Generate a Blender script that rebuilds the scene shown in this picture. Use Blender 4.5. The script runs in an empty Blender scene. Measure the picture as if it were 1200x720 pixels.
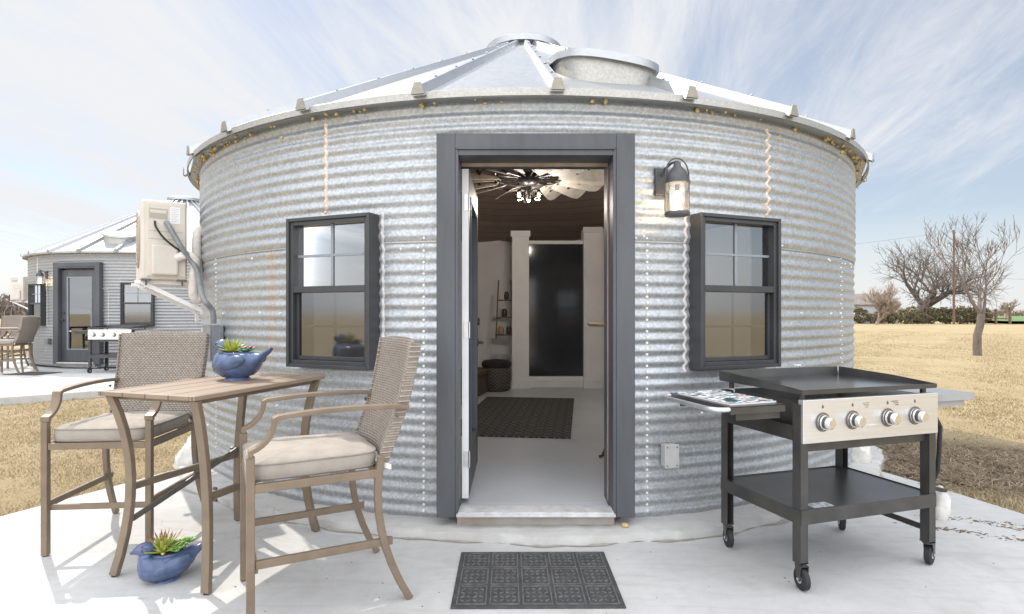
import bpy, bmesh, math, random
import numpy as np
from mathutils import Vector, Matrix
random.seed(7); rng = np.random.default_rng(7)
S = bpy.context.scene; C = S.collection
R_ = math.radians; sin, cos, pi = math.sin, math.cos, math.pi

# ------------------------------------------------------------------ camera
F, H, HOR = 665.0, 1.30, 368.0          # focal length in photo pixels (1200 wide), eye height, horizon row
cam = bpy.data.cameras.new('camera'); co = bpy.data.objects.new('camera', cam); C.objects.link(co)
co.location = (0, 0, H); co.rotation_euler = (R_(90), 0, 0)
cam.sensor_width = 36; cam.lens = F/1200*36; cam.shift_y = (HOR-360)/1200
cam.clip_start = 0.05; cam.clip_end = 6000
S.camera = co

# ------------------------------------------------------------------ sky and sun
CLOUD, FILL_CLOUD = (6.5, 6.6, 6.8), 3.5
SUN_EL, SUN_AZ = 47.0, -44.0            # azimuth from +Y, clockwise positive
w = bpy.data.worlds.new('World'); S.world = w; w.use_nodes = True
nt = w.node_tree; nt.nodes.clear()
def N(nt, t, **k):
    n = nt.nodes.new(t)
    for a, v in k.items(): setattr(n, a, v)
    return n
sky = N(nt, 'ShaderNodeTexSky', sky_type='NISHITA', sun_disc=False)
sky.sun_elevation = R_(SUN_EL); sky.sun_rotation = R_(SUN_AZ); sky.air_density = 1.0; sky.dust_density = 0.5; sky.ozone_density = 1.0
tc = N(nt, 'ShaderNodeTexCoord')
sep = N(nt, 'ShaderNodeSeparateXYZ'); nt.links.new(tc.outputs['Generated'], sep.inputs[0])
zz = N(nt, 'ShaderNodeMath', operation='ADD'); nt.links.new(sep.outputs[2], zz.inputs[0]); zz.inputs[1].default_value = 0.16
zm = N(nt, 'ShaderNodeMath', operation='MAXIMUM'); nt.links.new(zz.outputs[0], zm.inputs[0]); zm.inputs[1].default_value = 0.05
dv = N(nt, 'ShaderNodeVectorMath', operation='DIVIDE'); nt.links.new(tc.outputs['Generated'], dv.inputs[0])
cmb = N(nt, 'ShaderNodeCombineXYZ')
for i in range(3): nt.links.new(zm.outputs[0], cmb.inputs[i])
nt.links.new(cmb.outputs[0], dv.inputs[1])
vr = N(nt, 'ShaderNodeVectorRotate', rotation_type='Z_AXIS'); nt.links.new(dv.outputs[0], vr.inputs['Vector']); vr.inputs['Angle'].default_value = R_(10)
mp = N(nt, 'ShaderNodeMapping'); nt.links.new(vr.outputs[0], mp.inputs[0])
mp.inputs['Rotation'].default_value = (0, 0, R_(-62)); mp.inputs['Scale'].default_value = (1.15, 0.26, 0.0); mp.inputs['Location'].default_value = (3.1, 1.7, 0)
n1 = N(nt, 'ShaderNodeTexNoise'); nt.links.new(mp.outputs[0], n1.inputs['Vector'])
n1.inputs['Scale'].default_value = 1.35; n1.inputs['Detail'].default_value = 10; n1.inputs['Roughness'].default_value = 0.62; n1.inputs['Distortion'].default_value = 0.5
mp2 = N(nt, 'ShaderNodeMapping'); nt.links.new(dv.outputs[0], mp2.inputs[0])
mp2.inputs['Location'].default_value = (0.4, 0.2, 0)
n2 = N(nt, 'ShaderNodeTexNoise'); nt.links.new(mp2.outputs[0], n2.inputs['Vector'])
n2.inputs['Scale'].default_value = 0.42; n2.inputs['Detail'].default_value = 3
n3 = N(nt, 'ShaderNodeTexNoise'); nt.links.new(mp.outputs[0], n3.inputs['Vector']); n3.inputs['Scale'].default_value = 3.4; n3.inputs['Detail'].default_value = 9; n3.inputs['Roughness'].default_value = 0.72; n3.inputs['Distortion'].default_value = 0.9
a0 = N(nt, 'ShaderNodeMath', operation='MULTIPLY_ADD'); nt.links.new(n3.outputs['Fac'], a0.inputs[0]); a0.inputs[1].default_value = 0.75; nt.links.new(n2.outputs['Fac'], a0.inputs[2])
ad = N(nt, 'ShaderNodeMath', operation='MULTIPLY_ADD'); nt.links.new(n1.outputs['Fac'], ad.inputs[0]); ad.inputs[1].default_value = 1.25; nt.links.new(a0.outputs[0], ad.inputs[2])
rp = N(nt, 'ShaderNodeMapRange', interpolation_type='SMOOTHSTEP'); ax_ = N(nt, 'ShaderNodeMath', operation='MULTIPLY_ADD'); nt.links.new(sep.outputs[0], ax_.inputs[0]); ax_.inputs[1].default_value = -0.24; nt.links.new(ad.outputs[0], ax_.inputs[2])
nt.links.new(ax_.outputs[0], rp.inputs['Value'])
rp.inputs['From Min'].default_value = 1.33; rp.inputs['From Max'].default_value = 1.84; rp.inputs['To Min'].default_value = 0.34; rp.inputs['To Max'].default_value = 1.0
vv = N(nt, 'ShaderNodeVectorMath', operation='DOT_PRODUCT'); nt.links.new(tc.outputs['Generated'], vv.inputs[0]); vv.inputs[1].default_value = (0.0, -0.60, 0.80)
cov = N(nt, 'ShaderNodeMapRange'); nt.links.new(vv.outputs['Value'], cov.inputs['Value'])
cov.inputs['From Min'].default_value = 0.12; cov.inputs['From Max'].default_value = 0.60; cov.inputs['To Min'].default_value = 0.0; cov.inputs['To Max'].default_value = 0.75
hzn = N(nt, 'ShaderNodeMapRange', interpolation_type='SMOOTHSTEP'); nt.links.new(sep.outputs[2], hzn.inputs['Value']); hzn.inputs['From Min'].default_value = 0.0; hzn.inputs['From Max'].default_value = 0.26; hzn.inputs['To Min'].default_value = 0.86; hzn.inputs['To Max'].default_value = 0.0
cv0 = N(nt, 'ShaderNodeMath', operation='MAXIMUM'); nt.links.new(hzn.outputs[0], cv0.inputs[0]); nt.links.new(cov.outputs[0], cv0.inputs[1])
cvm = N(nt, 'ShaderNodeMath', operation='MAXIMUM'); nt.links.new(rp.outputs[0], cvm.inputs[0]); nt.links.new(cv0.outputs[0], cvm.inputs[1])
mx = N(nt, 'ShaderNodeMix', data_type='RGBA'); nt.links.new(cvm.outputs[0], mx.inputs['Factor'])
nt.links.new(sky.outputs[0], mx.inputs['A'])
# thin cirrus low in the northern sky; cloud out of view overhead and to the south, added as bright fill
el = N(nt, 'ShaderNodeMapRange', interpolation_type='SMOOTHSTEP'); nt.links.new(vv.outputs['Value'], el.inputs['Value'])
el.inputs['From Min'].default_value = 0.15; el.inputs['From Max'].default_value = 0.65; el.inputs['To Min'].default_value = 1.0; el.inputs['To Max'].default_value = FILL_CLOUD
cl = N(nt, 'ShaderNodeVectorMath', operation='SCALE'); cl.inputs[0].default_value = CLOUD; nt.links.new(el.outputs[0], cl.inputs['Scale'])
nt.links.new(cl.outputs[0], mx.inputs['B'])
bg = N(nt, 'ShaderNodeBackground'); nt.links.new(mx.outputs['Result'], bg.inputs[0]); bg.inputs[1].default_value = 0.083
out = N(nt, 'ShaderNodeOutputWorld'); nt.links.new(bg.outputs[0], out.inputs[0])

sl = bpy.data.lights.new('sun', 'SUN'); sl.energy = 2.4; sl.angle = R_(0.55); sl.color = (1.0, 0.93, 0.83)
so = bpy.data.objects.new('sun', sl); C.objects.link(so)
sd = Vector((sin(R_(SUN_AZ))*cos(R_(SUN_EL)), cos(R_(SUN_AZ))*cos(R_(SUN_EL)), sin(R_(SUN_EL))))
so.rotation_euler = sd.to_track_quat('Z', 'Y').to_euler(); so.location = (-20, 20, 30)
S.view_settings.view_transform = 'Standard'; S.view_settings.look = 'None'; S.view_settings.gamma = 1.0
S.view_settings.use_curve_mapping = False
S.view_settings.exposure = 0.70
S.render.engine = 'CYCLES'; S.render.resolution_x = 1024; S.render.resolution_y = 614
S.cycles.use_denoising = True; S.cycles.max_bounces = 8; S.cycles.transparent_max_bounces = 16

# ------------------------------------------------------------------ materials
def mat(name, col, rough=0.6, metal=0.0, var=0.0, vscale=8.0, col2=None, bump=0.0, bscale=60.0, coords='Object', detail=5, emit=None, spec=0.5, stretch=None):
    m = bpy.data.materials.new(name); m.use_nodes = True
    t = m.node_tree; b = t.nodes['Principled BSDF']
    b.inputs['Base Color'].default_value = (*col, 1); b.inputs['Roughness'].default_value = rough; b.inputs['Metallic'].default_value = metal
    b.inputs['Specular IOR Level'].default_value = spec
    if emit: b.inputs['Emission Color'].default_value = (*emit[0], 1); b.inputs['Emission Strength'].default_value = emit[1]
    if var or col2 or bump:
        tc = N(t, 'ShaderNodeTexCoord'); src = tc.outputs[coords]
        if stretch:
            mpn = N(t, 'ShaderNodeMapping'); t.links.new(src, mpn.inputs[0]); mpn.inputs['Scale'].default_value = stretch; src = mpn.outputs[0]
    if var or col2:
        n = N(t, 'ShaderNodeTexNoise'); t.links.new(src, n.inputs['Vector']); n.inputs['Scale'].default_value = vscale; n.inputs['Detail'].default_value = detail; n.inputs['Roughness'].default_value = 0.6
        c2 = col2 or tuple(c*(1-var) for c in col); c1 = col if col2 else tuple(min(1, c*(1+var*0.6)) for c in col)
        r = N(t, 'ShaderNodeValToRGB'); t.links.new(n.outputs['Fac'], r.inputs[0])
        r.color_ramp.elements[0].position = 0.34; r.color_ramp.elements[0].color = (*c2, 1)
        r.color_ramp.elements[1].position = 0.66; r.color_ramp.elements[1].color = (*c1, 1)
        t.links.new(r.outputs[0], b.inputs['Base Color'])
    if bump:
        n = N(t, 'ShaderNodeTexNoise'); t.links.new(src, n.inputs['Vector']); n.inputs['Scale'].default_value = bscale; n.inputs['Detail'].default_value = 4
        bp = N(t, 'ShaderNodeBump'); t.links.new(n.outputs['Fac'], bp.inputs['Height']); bp.inputs['Strength'].default_value = bump; bp.inputs['Distance'].default_value = 0.01
        t.links.new(bp.outputs[0], b.inputs['Normal'])
    return m
def mathn(t, op, a, b=None, c=None):
    n = N(t, 'ShaderNodeMath', operation=op)
    for i, v in enumerate((a, b, c)):
        if v is None: continue
        if isinstance(v, (int, float)): n.inputs[i].default_value = v
        else: t.links.new(v, n.inputs[i])
    return n.outputs[0]
def mixc(t, f, a, b, blend='MIX'):
    n = N(t, 'ShaderNodeMix', data_type='RGBA', blend_type=blend)
    for k, v in (('Factor', f), ('A', a), ('B', b)):
        if isinstance(v, (int, float)): n.inputs[k].default_value = v
        elif isinstance(v, tuple): n.inputs[k].default_value = (*v, 1)
        else: t.links.new(v, n.inputs[k])
    return n.outputs['Result']

def galv(name, base, rough, stain=False, spangle=70.0, metal=0.8, con=0.26, rvar=0.08, bmp=0.025):
    m = mat(name, base, rough, metal); t = m.node_tree; b = t.nodes['Principled BSDF']
    tc = N(t, 'ShaderNodeTexCoord'); o = tc.outputs['Object']
    v = N(t, 'ShaderNodeTexVoronoi'); t.links.new(o, v.inputs['Vector']); v.inputs['Scale'].default_value = spangle
    sx = N(t, 'ShaderNodeSeparateColor'); t.links.new(v.outputs['Color'], sx.inputs[0])
    n = N(t, 'ShaderNodeTexNoise'); t.links.new(o, n.inputs['Vector']); n.inputs['Scale'].default_value = 2.2; n.inputs['Detail'].default_value = 6
    f = mathn(t, 'MULTIPLY_ADD', sx.outputs[0], con, 1-con*0.6)
    f2 = mathn(t, 'MULTIPLY_ADD', n.outputs['Fac'], 0.12, 0.94)
    ff = mathn(t, 'MULTIPLY', f, f2)
    cc = N(t, 'ShaderNodeVectorMath', operation='SCALE'); cc.inputs[0].default_value = base; t.links.new(ff, cc.inputs['Scale'])
    colr = cc.outputs[0]
    if stain:
        s = N(t, 'ShaderNodeSeparateXYZ'); t.links.new(o, s.inputs[0])
        n3 = N(t, 'ShaderNodeTexNoise'); t.links.new(o, n3.inputs['Vector']); n3.inputs['Scale'].default_value = 9; n3.inputs['Detail'].default_value = 5
        dx = mathn(t, 'ABSOLUTE', mathn(t, 'ADD', s.outputs[0], 1.80))
        k = N(t, 'ShaderNodeMapRange'); t.links.new(dx, k.inputs['Value']); k.inputs['From Min'].default_value = 0.0; k.inputs['From Max'].default_value = 0.07; k.inputs['To Min'].default_value = 1; k.inputs['To Max'].default_value = 0
        kz = N(t, 'ShaderNodeMapRange'); t.links.new(s.outputs[2], kz.inputs['Value']); kz.inputs['From Min'].default_value = 0.7; kz.inputs['From Max'].default_value = 1.7
        kz2 = mathn(t, 'LESS_THAN', s.outputs[2], 1.72)
        fr = mathn(t, 'LESS_THAN', s.outputs[1], 0.0)
        q = mathn(t, 'MULTIPLY', mathn(t, 'MULTIPLY', k.outputs[0], kz.outputs[0]), mathn(t, 'MULTIPLY', kz2, fr))
        q = mathn(t, 'MULTIPLY', q, mathn(t, 'MULTIPLY', n3.outputs['Fac'], 0.75))
        colr = mixc(t, q, colr, (0.55, 0.36, 0.17))
        # grime towards the base and dull oxidised patches
        n4 = N(t, 'ShaderNodeTexNoise'); t.links.new(o, n4.inputs['Vector']); n4.inputs['Scale'].default_value = 5; n4.inputs['Detail'].default_value = 7
        kd = N(t, 'ShaderNodeMapRange'); t.links.new(n4.outputs['Fac'], kd.inputs['Value']); kd.inputs['From Min'].default_value = 0.5; kd.inputs['From Max'].default_value = 0.75; kd.inputs['To Max'].default_value = 0.15
        colr = mixc(t, kd.outputs[0], colr, (0.60, 0.56, 0.49))
    t.links.new(colr, b.inputs['Base Color'])
    rr = mathn(t, 'MULTIPLY_ADD', sx.outputs[1], rvar, rough-rvar*0.5); t.links.new(rr, b.inputs['Roughness'])
    bp = N(t, 'ShaderNodeBump'); t.links.new(n.outputs['Fac'], bp.inputs['Height']); bp.inputs['Strength'].default_value = bmp; bp.inputs['Distance'].default_value = 0.02
    t.links.new(bp.outputs[0], b.inputs['Normal'])
    return m

def concrete(name, c1, c2):
    m = mat(name, c1, 0.82); t = m.node_tree; b = t.nodes['Principled BSDF']
    tc = N(t, 'ShaderNodeTexCoord'); o = tc.outputs['Object']
    def nz(sc, d=6, r=0.6):
        n = N(t, 'ShaderNodeTexNoise'); t.links.new(o, n.inputs['Vector']); n.inputs['Scale'].default_value = sc; n.inputs['Detail'].default_value = d; n.inputs['Roughness'].default_value = r; return n.outputs['Fac']
    def mr(v, a, b_, lo=0, hi=1):
        k = N(t, 'ShaderNodeMapRange'); t.links.new(v, k.inputs['Value']); k.inputs['From Min'].default_value = a; k.inputs['From Max'].default_value = b_; k.inputs['To Min'].default_value = lo; k.inputs['To Max'].default_value = hi; return k.outputs[0]
    col = mixc(t, mr(nz(1.1), 0.35, 0.68), c1, c2)
    col = mixc(t, mr(nz(14, 8, 0.7), 0.45, 0.75, 0, 0.35), col, tuple(x*0.72 for x in c2))
    col = mixc(t, mr(nz(4.3, 9, 0.75), 0.62, 0.74, 0, 0.5), col, (0.30, 0.25, 0.19))
    col = mixc(t, mr(nz(120, 2), 0.68, 0.76, 0, 0.5), col, (0.26, 0.24, 0.22))
    q = N(t, 'ShaderNodeMapping'); t.links.new(o, q.inputs[0]); q.inputs['Rotation'].default_value = (0, 0, 0.5); q.inputs['Scale'].default_value = (1.2, 7, 1)
    k = N(t, 'ShaderNodeTexNoise'); t.links.new(q.outputs[0], k.inputs['Vector']); k.inputs['Scale'].default_value = 1.6; k.inputs['Detail'].default_value = 6; k.inputs['Distortion'].default_value = 1.2
    col = mixc(t, mr(k.outputs['Fac'], 0.52, 0.70, 0, 0.35), col, tuple(x*0.80 for x in c2))
    col = mixc(t, mr(nz(2.3, 5, 0.55), 0.57, 0.70, 0, 0.60), col, tuple(x*y for x, y in zip(c2, (0.84, 0.80, 0.74))))
    wv = N(t, 'ShaderNodeTexNoise'); t.links.new(o, wv.inputs['Vector']); wv.inputs['Scale'].default_value = 1.7; wv.inputs['Detail'].default_value = 5
    va = N(t, 'ShaderNodeVectorMath', operation='MULTIPLY_ADD'); t.links.new(wv.outputs['Color'], va.inputs[0]); va.inputs[1].default_value = (0.55, 0.55, 0); t.links.new(o, va.inputs[2])
    vo = N(t, 'ShaderNodeTexVoronoi', feature='DISTANCE_TO_EDGE'); t.links.new(va.outputs[0], vo.inputs['Vector']); vo.inputs['Scale'].default_value = 0.42
    ck = mathn(t, 'MULTIPLY', mathn(t, 'LESS_THAN', vo.outputs['Distance'], 0.0012), mr(nz(0.9, 2), 0.50, 0.60, 0, 0.35))
    col = mixc(t, ck, col, (0.22, 0.20, 0.18))
    t.links.new(col, b.inputs['Base Color'])
    bp = N(t, 'ShaderNodeBump'); t.links.new(nz(90, 5), bp.inputs['Height']); bp.inputs['Strength'].default_value = 0.25; bp.inputs['Distance'].default_value = 0.004
    t.links.new(bp.outputs[0], b.inputs['Normal'])
    return m

def wicker(name, c1, c2, kx, kz):
    m = mat(name, c1, 0.65); t = m.node_tree; b = t.nodes['Principled BSDF']
    tc = N(t, 'ShaderNodeTexCoord'); s = N(t, 'ShaderNodeSeparateXYZ'); t.links.new(tc.outputs['Object'], s.inputs[0])
    row = mathn(t, 'MULTIPLY', s.outputs[2], kz)
    odd = mathn(t, 'MULTIPLY', mathn(t, 'FLOOR', row), pi)
    wx = mathn(t, 'SINE', mathn(t, 'ADD', mathn(t, 'MULTIPLY', s.outputs[0], kx), odd))
    wz = mathn(t, 'ABSOLUTE', mathn(t, 'SINE', mathn(t, 'MULTIPLY', row, pi)))
    h = mathn(t, 'MULTIPLY', mathn(t, 'MULTIPLY_ADD', wx, 0.5, 0.5), wz)
    n = N(t, 'ShaderNodeTexNoise'); t.links.new(tc.outputs['Object'], n.inputs['Vector']); n.inputs['Scale'].default_value = 45; n.inputs['Detail'].default_value = 3
    f = mathn(t, 'ADD', mathn(t, 'MULTIPLY', h, 0.8), mathn(t, 'MULTIPLY_ADD', n.outputs['Fac'], 0.7, -0.25))
    t.links.new(mixc(t, f, c2, c1), b.inputs['Base Color'])
    bp = N(t, 'ShaderNodeBump'); t.links.new(h, bp.inputs['Height']); bp.inputs['Strength'].default_value = 0.9; bp.inputs['Distance'].default_value = 0.006
    t.links.new(bp.outputs[0], b.inputs['Normal'])
    return m

def glassm(name, refl, tint, rough=0.02):
    m = bpy.data.materials.new(name); m.use_nodes = True; t = m.node_tree; t.nodes.clear()
    o = N(t, 'ShaderNodeOutputMaterial'); mixs = N(t, 'ShaderNodeMixShader')
    tr = N(t, 'ShaderNodeBsdfTransparent'); tr.inputs[0].default_value = (*tint, 1)
    gl = N(t, 'ShaderNodeBsdfGlossy'); gl.inputs['Roughness'].default_value = rough; gl.inputs[0].default_value = (0.95, 0.97, 1, 1)
    fr = N(t, 'ShaderNodeFresnel'); fr.inputs[0].default_value = 1.5
    f = mathn(t, 'MINIMUM', mathn(t, 'ADD', fr.outputs[0], refl), 1.0)
    t.links.new(f, mixs.inputs[0]); t.links.new(tr.outputs[0], mixs.inputs[1]); t.links.new(gl.outputs[0], mixs.inputs[2]); t.links.new(mixs.outputs[0], o.inputs[0])
    return m

def planks(name, c1, c2, axis, pitch, rough=0.6, dark=0.35):
    m = mat(name, c1, rough); t = m.node_tree; b = t.nodes['Principled BSDF']
    tc = N(t, 'ShaderNodeTexCoord'); s = N(t, 'ShaderNodeSeparateXYZ'); t.links.new(tc.outputs['Object'], s.inputs[0])
    row = mathn(t, 'DIVIDE', s.outputs[axis], pitch); fl = mathn(t, 'FLOOR', row); fr = mathn(t, 'FRACT', row)
    wn = N(t, 'ShaderNodeTexWhiteNoise', noise_dimensions='1D'); t.links.new(fl, wn.inputs['W'])
    mpn = N(t, 'ShaderNodeMapping'); t.links.new(tc.outputs['Object'], mpn.inputs[0]); sc = [6, 6, 6]; sc[axis] = 45; mpn.inputs['Scale'].default_value = sc
    n = N(t, 'ShaderNodeTexNoise'); t.links.new(mpn.outputs[0], n.inputs['Vector']); n.inputs['Scale'].default_value = 1.5; n.inputs['Detail'].default_value = 7
    f = mathn(t, 'ADD', mathn(t, 'MULTIPLY', wn.outputs[0], 0.5), mathn(t, 'MULTIPLY', n.outputs['Fac'], 0.6))
    col = mixc(t, f, c2, c1)
    gap = mathn(t, 'LESS_THAN', fr, 0.06)
    t.links.new(mixc(t, mathn(t, 'MULTIPLY', gap, 1-dark), col, tuple(x*0.2 for x in c2)), b.inputs['Base Color'])
    bp = N(t, 'ShaderNodeBump'); t.links.new(mathn(t, 'SUBTRACT', 1.0, gap), bp.inputs['Height']); bp.inputs['Strength'].default_value = 0.5; bp.inputs['Distance'].default_value = 0.004
    t.links.new(bp.outputs[0], b.inputs['Normal'])
    return m

M = {}
M['galv'] = galv('galvanised_wall', (0.435, 0.455, 0.475), 0.47, True, 75, 0.72, 0.34)
M['galv_roof'] = galv('galvanised_roof', (0.43, 0.445, 0.46), 0.42, False, 40, 0.8, 0.06)
M['galv_trim'] = galv('galvanised_trim', (0.43, 0.42, 0.39), 0.5, False, 90, 0.75, 0.2)
M['closure'] = galv('rib_closure_metal', (0.32, 0.295, 0.25), 0.55, False, 90, 0.6, 0.2)
M['bolt'] = mat('bolt_zinc', (0.85, 0.84, 0.82), 0.4, 0.0)
M['caulk'] = mat('caulk', (0.62, 0.595, 0.59), 0.6, var=0.2, vscale=30)
M['caulk_warm'] = mat('caulk_warm', (0.74, 0.64, 0.55), 0.6, col2=(0.55, 0.38, 0.25), vscale=25)
M['foam'] = mat('spray_foam', (0.62, 0.45, 0.18), 0.85, var=0.4, vscale=40)
M['slate'] = mat('slate_paint', (0.078, 0.083, 0.094), 0.45, var=0.25, vscale=5, bump=0.08, bscale=80, stretch=(1, 1, 0.2))
M['frame'] = mat('dark_window_frame', (0.045, 0.046, 0.050), 0.42, var=0.2, vscale=6)
M['muntin'] = mat('grey_muntin', (0.24, 0.265, 0.295), 0.5)
M['pane'] = glassm('window_glass', 0.18, (0.50, 0.54, 0.58))
M['pane_low'] = glassm('window_glass_screened', 0.15, (0.30, 0.30, 0.31), 0.07)
M['glass'] = glassm('clear_glass', 0.06, (0.93, 0.94, 0.95))
M['black_glass'] = mat('black_glass', (0.036, 0.039, 0.047), 0.10, spec=0.5, var=0.2, vscale=1.5)
M['wood_dark'] = planks('dark_wood_ceiling', (0.27, 0.205, 0.165), (0.155, 0.115, 0.092), 2, 0.075)
M['plaster'] = mat('plaster', (0.85, 0.84, 0.825), 0.85, var=0.06, vscale=2)
M['white'] = mat('white_paint', (0.80, 0.80, 0.80), 0.5, var=0.06, vscale=6)
M['floor'] = mat('painted_floor', (0.54, 0.565, 0.59), 0.34, var=0.10, vscale=1.2)
M['alu'] = mat('aluminium', (0.72, 0.72, 0.74), 0.35, 0.85, var=0.15, vscale=12)
M['sill'] = mat('sill_aluminium', (0.62, 0.62, 0.63), 0.5, 0.3, var=0.2, vscale=14)
M['rusty'] = mat('rusty_sill_base', (0.36, 0.345, 0.33), 0.8, col2=(0.30, 0.235, 0.18), vscale=5)
M['concrete'] = concrete('patio_concrete', (0.545, 0.54, 0.53), (0.455, 0.45, 0.44))
M['kerb'] = concrete('kerb_concrete', (0.53, 0.52, 0.505), (0.43, 0.42, 0.40))
M['bronze'] = mat('bronze_powder_coat', (0.20, 0.150, 0.105), 0.40, 0.15, var=0.16, vscale=9, bump=0.05, bscale=300)
M['brace'] = mat('grey_brace', (0.13, 0.115, 0.10), 0.4, 0.3)
M['wicker'] = wicker('wicker', (0.43, 0.375, 0.32), (0.175, 0.145, 0.12), 300.0, 84.0)
M['fabric'] = mat('cushion_fabric', (0.335, 0.298, 0.26), 0.92, var=0.10, vscale=14, bump=0.25, bscale=500)
M['piping'] = mat('cushion_piping', (0.25, 0.22, 0.19), 0.9, var=0.1, vscale=30)
M['tabletop'] = planks('tabletop_wood', (0.30, 0.222, 0.165), (0.205, 0.148, 0.106), 0, 0.142, 0.5, 0.3)
M['rubber'] = mat('black_rubber', (0.022, 0.022, 0.023), 0.7, var=0.3, vscale=30)
M['steel'] = mat('brushed_steel', (0.74, 0.73, 0.72), 0.36, 0.85, var=0.06, vscale=4, stretch=(1, 1, 40))
M['chrome'] = mat('chrome', (0.85, 0.85, 0.85), 0.14, 1.0)
M['black'] = mat('black_powder_coat', (0.058, 0.055, 0.052), 0.30, 0.1, var=0.25, vscale=7, bump=0.04, bscale=400)
M['plate'] = mat('griddle_steel', (0.10, 0.10, 0.105), 0.17, 0.7, var=0.35, vscale=5)
M['grey_box'] = mat('grey_box', (0.46, 0.46, 0.455), 0.5, var=0.08, vscale=10)
M['conduit'] = mat('conduit_grey', (0.22, 0.235, 0.25), 0.45, 0.2, var=0.2, vscale=20)
M['ac'] = mat('ac_cream', (0.62, 0.57, 0.50), 0.45, var=0.08, vscale=5)
M['ac_dark'] = mat('ac_shadowline', (0.40, 0.36, 0.31), 0.5)
M['insul'] = mat('pipe_insulation', (0.66, 0.62, 0.57), 0.75, var=0.2, vscale=20)
M['blue'] = mat('blue_glaze', (0.078, 0.112, 0.215), 0.22, var=0.38, vscale=16, bump=0.12, bscale=40)
M['soil'] = mat('soil', (0.06, 0.045, 0.03), 0.95, bump=0.6, bscale=150)
M['dirt'] = mat('dirt', (0.16, 0.115, 0.075), 0.95, var=0.4, vscale=40)
M['leaf_y'] = mat('succulent_yellow_green', (0.42, 0.46, 0.10), 0.45, var=0.4, vscale=14)
M['leaf_g'] = mat('succulent_green', (0.16, 0.32, 0.07), 0.45, var=0.4, vscale=16)
M['leaf_t'] = mat('succulent_teal', (0.09, 0.22, 0.12), 0.5, var=0.4, vscale=20)
M['leaf_r'] = mat('succulent_red', (0.36, 0.11, 0.10), 0.5, var=0.5, vscale=20)
M['rock'] = mat('white_rock', (0.66, 0.64, 0.60), 0.9, var=0.25, vscale=7, bump=0.7, bscale=14)
M['mat_rubber'] = mat('door_mat_rubber', (0.060, 0.060, 0.061), 0.8, var=0.3, vscale=20, bump=0.4, bscale=200)
M['mat_line'] = mat('door_mat_ridge', (0.125, 0.123, 0.12), 0.75, var=0.4, vscale=30)
M['bark'] = mat('bark', (0.155, 0.125, 0.105), 0.9, var=0.35, vscale=12, bump=0.6, bscale=25, stretch=(1, 1, 0.25))
M['bark_far'] = mat('bark_far', (0.15, 0.128, 0.112), 0.95, var=0.3, vscale=2)
M['twig_pale'] = mat('twig_pale', (0.36, 0.29, 0.24), 0.95, var=0.3, vscale=3)
M['hedge'] = mat('hedge_leaf', (0.105, 0.125, 0.050), 0.9, col2=(0.15, 0.105, 0.060), vscale=1.2)
M['hedge_brown'] = mat('hedge_brown', (0.21, 0.16, 0.105), 0.9, col2=(0.12, 0.115, 0.055), vscale=0.9)
M['pole'] = mat('pole_wood', (0.17, 0.11, 0.08), 0.9, var=0.3, vscale=6)
M['wire'] = mat('wire', (0.12, 0.12, 0.12), 0.6)
M['siding'] = mat('shed_siding', (0.50, 0.50, 0.51), 0.8, var=0.1, vscale=1)
M['shingle'] = mat('shed_roof', (0.23, 0.205, 0.185), 0.9, var=0.25, vscale=2)
M['bulb'] = mat('bulb_glow', (1, 0.9, 0.7), 0.3, emit=((1.0, 0.62, 0.26), 3.2))
M['bulb_out'] = mat('lantern_bulb_glow', (1, 0.9, 0.7), 0.3, emit=((1.0, 0.80, 0.55), 10))
M['blade'] = mat('windmill_blade', (0.62, 0.57, 0.50), 0.65, var=0.22, vscale=7)
M['lantern'] = mat('lantern_metal', (0.085, 0.088, 0.095), 0.5, 0.35, var=0.2, vscale=20)
M['seed_glass'] = glassm('seeded_glass', 0.06, (0.95, 0.95, 0.93), 0.08)
_t = M['seed_glass'].node_tree; _o = [n for n in _t.nodes if n.type == 'OUTPUT_MATERIAL'][0]; _src = _o.inputs[0].links[0].from_socket
_tl = N(_t, 'ShaderNodeBsdfTranslucent'); _tl.inputs[0].default_value = (0.95, 0.93, 0.90, 1); _mx = N(_t, 'ShaderNodeMixShader'); _mx.inputs[0].default_value = 0.03
_t.links.new(_src, _mx.inputs[1]); _t.links.new(_tl.outputs[0], _mx.inputs[2]); _t.links.new(_mx.outputs[0], _o.inputs[0])
M['strip'] = mat('weatherstrip', (0.34, 0.26, 0.20), 0.7, var=0.2, vscale=9)
M['paper'] = mat('paper_white', (0.78, 0.78, 0.78), 0.5)
M['oak'] = mat('oak', (0.46, 0.31, 0.18), 0.5, var=0.2, vscale=12)
M['green_field'] = mat('green_field', (0.12, 0.20, 0.065), 0.95, var=0.3, vscale=0.15)
M['straw'] = mat('straw', (0.34, 0.265, 0.175), 0.95, col2=(0.15, 0.11, 0.075), vscale=5)

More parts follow.
